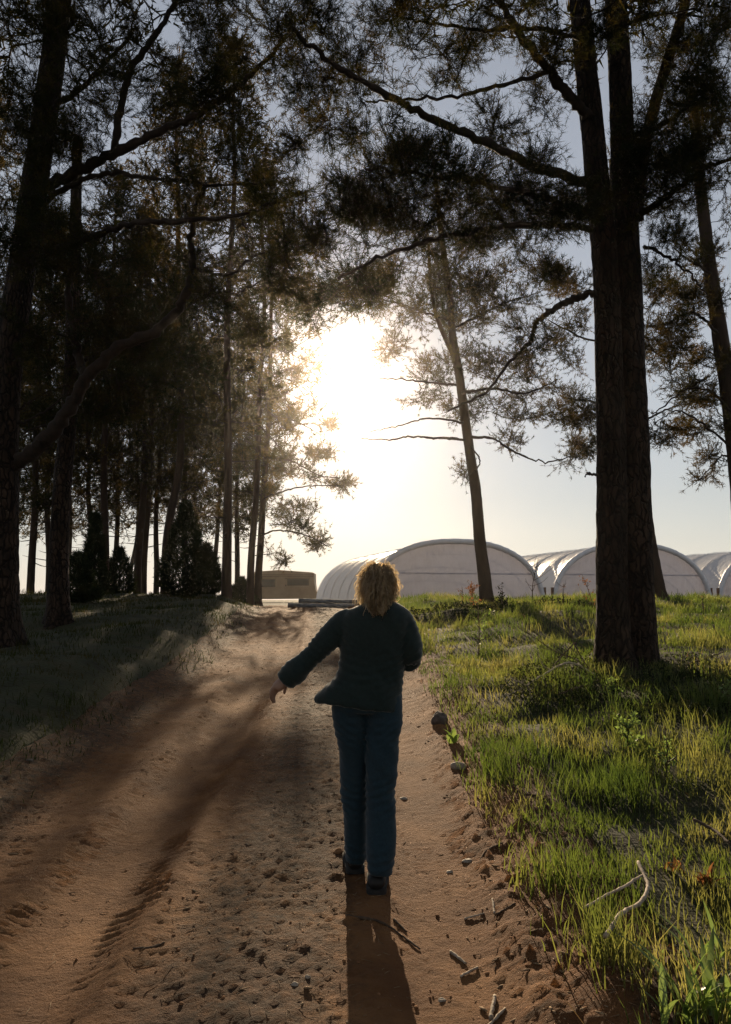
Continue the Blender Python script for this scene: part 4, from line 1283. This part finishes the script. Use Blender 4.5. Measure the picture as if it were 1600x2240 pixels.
# ------------------------------------------------------------------ the walking person, seen from behind
M['skin'] = surf_mat('skin', [(.30, .18, .13), (.38, .24, .18)], 12, .55)
M['jacket'] = surf_mat('jacket_cloth', [(.004, .014, .0135), (.009, .024, .023)], 60, .8, .5, 300, .002, sheen=.5)
M['denim'] = surf_mat('dark_denim', [(.008, .024, .036), (.015, .040, .056)], 90, .85, .4, 400, .0015, sheen=.2)
M['shoe'] = surf_mat('black_shoe', [(.008, .008, .008), (.02, .02, .02)], 30, .5)
M['sole'] = surf_mat('shoe_sole', [(.012, .012, .012), (.03, .028, .026)], 30, .8)
M['hair'] = leaf_mat('blonde_hair', [(.10, .065, .032), (.26, .17, .085)], [(.70, .50, .25), (.85, .66, .38)], 45, .62, .10)
PYD = 4.28
pbase = np.array([at(822, 1930, 4.2)[0], 4.24, 0.0]); pbase[2] = float(ground_fine(pbase[0], pbase[1]))
person = empty('person', pbase, 'person in dark jacket and jeans walking away along the track', 'person')


def remeshed(parts, voxel, iters, name, mat, fold=None, smooth_fac=.5):
    V, fs = merge(parts)
    tmp = mk('tmp_remesh', V, fs, None)
    a = tmp.modifiers.new('r', 'REMESH'); a.mode = 'VOXEL'; a.voxel_size = voxel
    c = tmp.modifiers.new('s', 'SMOOTH'); c.factor = smooth_fac; c.iterations = iters
    dg = bpy.context.evaluated_depsgraph_get()
    me = bpy.data.meshes.new_from_object(tmp.evaluated_get(dg))
    old = tmp.data
    bpy.data.objects.remove(tmp); bpy.data.meshes.remove(old)
    n = len(me.vertices)
    co = np.empty(n * 3, np.float32); me.vertices.foreach_get('co', co); co = co.reshape(-1, 3).astype(float)
    if fold is not None:
        no = np.empty(n * 3, np.float32); me.vertices.foreach_get('normal', no); no = no.reshape(-1, 3)
        co = co + no * fold(co)[:, None]
    me.vertices.foreach_set('co', (co - pbase).astype(np.float32).ravel())
    me.polygons.foreach_set('use_smooth', np.ones(len(me.polygons), bool))
    me.materials.clear(); me.materials.append(mat); me.name = name; me.update()
    o = bpy.data.objects.new(name, me); COL.objects.link(o); o.parent = person
    return o


def ring_loft(rows, sides=28, ex=2.4, nsub=4):
    """rows: (py, left px, right px, depth radius, dy, tilt) -> closed loft"""
    R = []
    a = np.linspace(0, 2 * np.pi, sides, endpoint=False)
    ca, sa = np.cos(a), np.sin(a)
    sx = np.sign(ca) * np.abs(ca) ** (2 / ex); sy = np.sign(sa) * np.abs(sa) ** (2 / ex)
    rows = np.array([list(r) + [0] * (6 - len(r)) for r in rows], float)
    rows = catmull(rows, (len(rows) - 1) * nsub + 1)
    for py, l, r, dep, dy, tl in rows:
        c = at((l + r) / 2, py, PYD + dy); hw = (r - l) / 2 * (PYD + dy) / F
        R.append(np.column_stack([c[0] + sx * hw, c[1] + sy * dep, c[2] + sx * tl]))
    V = np.concatenate(R); n = len(rows)
    idx = np.arange(n * sides).reshape(n, sides)
    q = np.stack([idx[:-1], np.roll(idx, -1, 1)[:-1], np.roll(idx, -1, 1)[1:], idx[1:]], -1).reshape(-1, 4)
    return V, [q, idx[0][None], idx[-1][::-1][None]]


def ptube(pts, radii, sides=14, n=18):
    P = catmull(np.array([at(p[0], p[1], PYD + p[2]) for p in pts]), n)
    r = np.interp(np.linspace(0, 1, n), np.linspace(0, 1, len(radii)), radii)
    return tubes(P, r, sides)


def ball(c, r, n=12):
    th, ph = np.meshgrid(np.linspace(.08, np.pi - .08, n), np.linspace(0, 2 * np.pi, 2 * n, endpoint=False), indexing='ij')
    V = np.stack([np.sin(th) * np.cos(ph) * r[0], np.sin(th) * np.sin(ph) * r[1], np.cos(th) * r[2]], -1).reshape(-1, 3) + c
    idx = np.arange(n * 2 * n).reshape(n, 2 * n)
    q = np.stack([idx[:-1], idx[1:], np.roll(idx, -1, 1)[1:], np.roll(idx, -1, 1)[:-1]], -1).reshape(-1, 4)
    return V, [q, idx[0][None], idx[-1][::-1][None]]


def folds(amp, sc, seed, grow_by=0.0, creases=()):
    def f(co):
        u = co[:, 0] * sc + co[:, 2] * sc * .55
        v = co[:, 2] * sc * .5 - co[:, 1] * sc * .8 + co[:, 0] * sc * .3
        cr_ = 0
        for (px, py, dyy, rad, a_, tl) in creases:      # tight wrinkles at elbows, knees, waist and hems
            c_ = at(px, py, PYD + dyy)
            d2 = ((co[:, 0] - c_[0]) ** 2 + (co[:, 1] - c_[1]) ** 2 * .4 + (co[:, 2] - c_[2]) ** 2) / rad ** 2
            ph = co[:, 2] * 150 + co[:, 0] * tl + 5 * fbm(co[:, 0] * 16, co[:, 2] * 16, seed + 3, 2)
            cr_ = cr_ + a_ * np.exp(-d2) * np.sin(ph)
        return grow_by + cr_ + amp * (fbm(u, v, seed, 3) + .5 * (np.abs(vnoise(u * 1.3 + 9, v * .8, seed + 5) - .5) - .25))
    return f


# body (one surface): head, neck, torso, arms, hands with five fingers, legs, feet
hc = at(828, 1276, PYD + .02)
bp = [ball(hc, (.074, .094, .112)), ball(hc + np.array([0, .055, -.055]), (.052, .05, .05)),
      tubes(np.array([hc + [0, .085, .0], hc + [0, .112, -.035]]), np.array([.010, .015]), 8),
      ball(hc + np.array([-.077, .0, -.01]), (.012, .02, .032), 8), ball(hc + np.array([.077, .0, -.01]), (.012, .02, .032), 8),
      tubes(np.array([hc + [0, .088, -.075], hc + [.0, .095, -.078]]), np.array([.016, .014]), 8),
      tubes(np.array([hc + [-.03, .082, .012], hc + [-.03, .090, .012]]), np.array([.013, .009]), 8),
      tubes(np.array([hc + [.03, .082, .012], hc + [.03, .090, .012]]), np.array([.013, .009]), 8),
      ptube([(828, 1300, .0), (825, 1345, -.01)], [.055, .058, .07]),
      ring_loft([(1340, 765, 880, .08, 0), (1380, 757, 880, .105, 0), (1440, 762, 868, .10, 0), (1500, 750, 870, .115, 0), (1545, 748, 868, .115, 0)]),
      ptube([(760, 1358, 0), (705, 1420, -.03), (660, 1459, -.05), (630, 1482, -.06)], [.05, .045, .036, .027]),
      ptube([(884, 1358, 0), (897, 1410, -.02), (894, 1448, .02)], [.05, .045, .04]),
      ptube([(894, 1448, .02), (886, 1432, .16), (874, 1415, .29)], [.04, .034, .026]),
      ptube([(766, 1540, .0), (774, 1700, .06), (778, 1860, .13)], [.08, .055, .036]),
      ptube([(838, 1540, .0), (834, 1710, -.03), (831, 1890, -.11)], [.08, .055, .036])]


def hand(w, d, side, palm):
    """w wrist, d pointing direction, side across the palm (towards the thumb), palm normal"""
    d, side, palm = nrm(d), nrm(side), nrm(palm)
    out = [tubes(catmull(np.array([w - d * .01, w + d * .045, w + d * .085]), 6), np.array([.022, .027, .031, .032, .030, .026]), 10)]
    for k, (off, L) in enumerate(((.024, .068), (.008, .076), (-.009, .070), (-.025, .054))):
        b0 = w + d * .08 + side * off
        p1 = b0 + d * L * .45 + palm * L * .12
        p2 = p1 + d * L * .28 + palm * L * .25
        p3 = p2 + d * L * .10 + palm * L * .28
        out.append(tubes(catmull(np.array([b0 - d * .02, b0, p1, p2, p3]), 10), np.linspace(.0098, .0075, 10), 8))
    t0 = w + d * .025 + side * .022
    out.append(tubes(catmull(np.array([t0, t0 + side * .028 + d * .02, t0 + side * .036 + d * .052 + palm * .02]), 8), np.linspace(.013, .0085, 8), 8))
    return out


lw0 = at(630, 1482, PYD - .06)
bp += hand(lw0, np.array([-.62, -.12, -.55]), np.array([.35, .75, -.4]), np.array([.55, .3, -.62]))
rw0 = at(874, 1415, PYD + .29)
bp += hand(rw0, np.array([-.35, .75, .35]), np.array([-.3, -.1, .8]), np.array([-.8, -.3, -.2]))
remeshed(bp, .0065, 3, 'body', M['skin'])

# jacket
jk = [ring_loft([(1318, 800, 862, .062, -.01), (1328, 778, 876, .085, -.01), (1340, 752, 890, .108, -.005), (1362, 741, 896, .128, 0), (1400, 744, 889, .134, 0),
                 (1440, 745, 882, .130, 0), (1465, 738, 880, .131, 0), (1490, 724, 880, .136, 0, -.0), (1512, 706, 880, .142, 0, -.012), (1534, 694, 880, .148, 0, -.026), (1545, 692, 880, .146, 0, -.030)]),
      ptube([(772, 1350, 0), (742, 1372, -.01), (702, 1416, -.03), (660, 1457, -.05), (632, 1481, -.06), (622, 1489, -.06)], [.064, .066, .059, .053, .048, .043], 16),
      ptube([(870, 1352, 0), (888, 1385, -.015), (897, 1420, -.02), (895, 1444, .0)], [.068, .062, .058, .055], 16),
      ptube([(894, 1446, -.012), (892, 1440, .08), (884, 1428, .2), (878, 1418, .26)], [.052, .052, .046, .040], 16),
      ptube([(812, 1318, -.02), (826, 1310, -.03), (845, 1318, -.02)], [.03, .036, .03], 10, 8)]
jacket = remeshed(jk, .011, 3, 'jacket', M['jacket'], folds(.044, 8, 201, .006, ((700, 1418, -.03, .09, .006, 140), (898, 1440, 0, .08, .006, -90), (770, 1470, 0, .12, .005, 40), (850, 1475, 0, .12, .005, -50), (760, 1385, 0, .09, .005, 120), (880, 1380, 0, .08, .005, -120), (632, 1480, -.06, .06, .005, 140))))
tr = [ring_loft([(1495, 742, 874, .118, 0), (1525, 734, 877, .128, 0), (1552, 730, 877, .126, 0)]),
      ring_loft([(1535, 729, 803, .105, .005), (1570, 731, 802, .105, .01), (1610, 738, 801.5, .10, .03), (1650, 745, 800.5, .092, .05), (1700, 748, 800, .086, .06), (1750, 750, 799.5, .084, .075), (1800, 752, 800, .086, .09), (1840, 753, 801, .092, .11), (1868, 755, 801, .092, .12), (1882, 757, 800, .09, .125)]),
      ring_loft([(1535, 801, 878, .105, -.005), (1570, 802, 877, .105, -.005), (1610, 803, 873, .10, -.015), (1650, 803.5, 869, .094, -.025), (1700, 804, 865, .088, -.03), (1735, 804, 861, .084, -.035), (1765, 804, 863.5, .086, -.045), (1800, 805, 864, .088, -.06), (1850, 805, 864, .094, -.085), (1885, 806, 858, .094, -.095), (1906, 807, 855, .09, -.10)])]
remeshed(tr, .0095, 3, 'jeans', M['denim'], folds(.030, 10, 231, .0045, ((774, 1740, .06, .10, .006, 60), (834, 1735, -.03, .10, .006, -60), (778, 1860, .12, .08, .006, 30), (832, 1885, -.09, .08, .006, -30), (800, 1575, 0, .12, .005, 0), (770, 1590, 0, .1, .005, 90), (845, 1590, 0, .1, .005, -90))))


def shoe(px, py, dy, toe_up, w=.046, turn=0.0):
    hz = at(px, py, PYD + dy)
    z = float(ground_fine(hz[0], hz[1])) + .004
    c = np.array([hz[0], hz[1], z])
    rows_u = [(-.05, .030, .060), (-.035, .043, .085), (.01, .046, .10), (.07, .045, .088), (.12, .050, .066), (.17, .053, .056), (.205, .046, .046), (.235, .028, .034)]
    a = np.linspace(0, 2 * np.pi, 18, endpoint=False)
    R = []
    rows_u = catmull(np.array(rows_u), 22)
    for yy, hw, h in rows_u:
        xx = np.sign(np.cos(a)) * np.abs(np.cos(a)) ** .8 * hw
        zz = .022 + (np.sin(a) * .5 + .5) * (h - .022)
        R.append(np.column_stack([xx, np.full(18, yy), zz + toe_up * max(0, yy + .03)]))
    V = np.concatenate(R); idx = np.arange(len(V)).reshape(22, 18)
    q = np.stack([idx[:-1], np.roll(idx, -1, 1)[:-1], np.roll(idx, -1, 1)[1:], idx[1:]], -1).reshape(-1, 4)
    ct, st = math.cos(turn), math.sin(turn)
    rot = lambda v: np.column_stack([v[:, 0] * ct - v[:, 1] * st, v[:, 0] * st + v[:, 1] * ct, v[:, 2]])
    o = mk('shoe', rot(V) + c, [q, idx[0][::-1][None], idx[-1][None]], M['shoe'], person, pbase)
    R = []
    for z_ in (0, .008, .03):
        ys = rows_u[:, 0]; hw = rows_u[:, 1] + .005
        L_ = np.column_stack([-hw, ys, z_ + toe_up * np.maximum(0, ys + .03)]); Rr = np.column_stack([hw, ys, z_ + toe_up * np.maximum(0, ys + .03)])
        R.append(np.concatenate([L_, Rr[::-1]]))
    V = np.concatenate(R); m = 44
    idx = np.arange(3 * m).reshape(3, m)
    q = np.stack([idx[:-1], np.roll(idx, -1, 1)[:-1], np.roll(idx, -1, 1)[1:], idx[1:]], -1).reshape(-1, 4)
    caps = []
    for k, rr in ((0, idx[0]), (2, idx[2])):
        caps.append(np.column_stack([rr[:21], rr[1:22], rr[::-1][1:22], rr[::-1][:21]]))
    mk('sole', rot(V) + c, [q] + caps, M['sole'], o, None)
    o.children[0].data.vertices.foreach_set('co', (rot(V) + c - pbase).astype(np.float32).ravel())


shoe(777, 1893, .13, .03, turn=.08)
shoe(824, 1930, -.09, .0, turn=-.06)

# hair: a tousled mass with loose strands
hv, hf = ring_loft([(1237, 820, 846, .035, .0), (1242, 810, 852, .058, .0), (1251, 803, 858, .078, .0), (1266, 799, 861, .094, -.005), (1284, 800, 860, .100, -.01), (1299, 804, 857, .093, -.02), (1311, 808, 853, .078, -.035), (1320, 812, 849, .058, -.055), (1328, 818, 844, .036, -.075)], 48, 2.1, 7)
cen = hv.mean(0)
dirs = nrm(hv - cen)
ang = np.arctan2(hv[:, 1] - cen[1], hv[:, 0] - cen[0])
hv = hv + dirs * (.052 * fbm(ang * 2.6, hv[:, 2] * 9, 261, 3) + .010 * (vnoise(ang * 12, hv[:, 2] * 6, 262) - .5))[:, None]
hair = mk('hair', hv, hf, M['hair'], person, pbase)
ns = 4200
sel = rng.integers(0, len(hv), ns)
s0 = hv[sel]; d0 = dirs[sel]
zb = at(820, 1320, PYD - .1)[2]                      # hair ends about here
ln = np.minimum(rng.uniform(.02, .12, ns), np.maximum(s0[:, 2] - zb + rng.normal(0, .030, ns) + .05 * (s0[:, 0] < cen[0] - .04), .02))
wild = (rng.uniform(0, 1, ns) ** 2.6)[:, None]
lft = (s0[:, 0] < cen[0] - .02) * 1.0
dn = np.column_stack([-.30 * lft * rng.uniform(0, 1.3, ns) + .10 * rng.standard_normal(ns), .1 * rng.standard_normal(ns) - .12, -np.ones(ns)])
low = np.clip((cen[2] + .04 - s0[:, 2]) / .08, 0, 1)
dn[:, 0] += -low * np.clip((s0[:, 0] - cen[0]) / .08, -1, 1) * .55 * (1 - .8 * lft * (rng.uniform(0, 1, ns) > .6))
curl = rng.uniform(0, 6.28, ns); cr = rng.uniform(.002, .016, ns)
P = [s0 - d0 * .008]
for k in range(1, 8):
    f = k / 7
    out_ = d0 * (.004 + .042 * wild * math.sin(f * 2.7))
    sw = np.column_stack([np.cos(curl + f * 7), np.sin(curl + f * 7), np.zeros(ns)]) * (cr * f)[:, None]
    P.append(s0 + out_ + dn * (ln * f ** 1.3)[:, None] + sw)
P = np.stack(P, 1)
rs = nrm(np.cross(nrm(P[:, -1] - P[:, 0]), rng.standard_normal((ns, 3))))[:, None] * np.linspace(.0022, .0012, 8)[None, :, None]
V = np.stack([P - rs, P + rs], 2).reshape(-1, 3)          # flat ribbons, so that light passes through them
ii = (np.arange(ns)[:, None] * 16 + np.arange(7)[None] * 2).ravel()
fs = [np.column_stack([ii, ii + 1, ii + 3, ii + 2])]
mk('loose_strands', V, fs, M['hair'], hair, pbase)

# ------------------------------------------------------------------ haze volume, added for the glow round the sun
m, t, out = new_mat('glow_haze')
pv = t.nodes.new('ShaderNodeVolumePrincipled')
pv.inputs['Color'].default_value = (1.0, .93, .86, 1)
pv.inputs['Density'].default_value = HAZE_DENSITY
pv.inputs['Anisotropy'].default_value = HAZE_G
t.links.new(pv.outputs[0], out.inputs['Volume'])
V, fs = box(-262, 262, -62, 268, -5, 24)
hz = mk('haze', V, fs, m, smooth=False)
tag(hz, 'thin haze added for the glow around the sun', 'haze', kind='stuff')
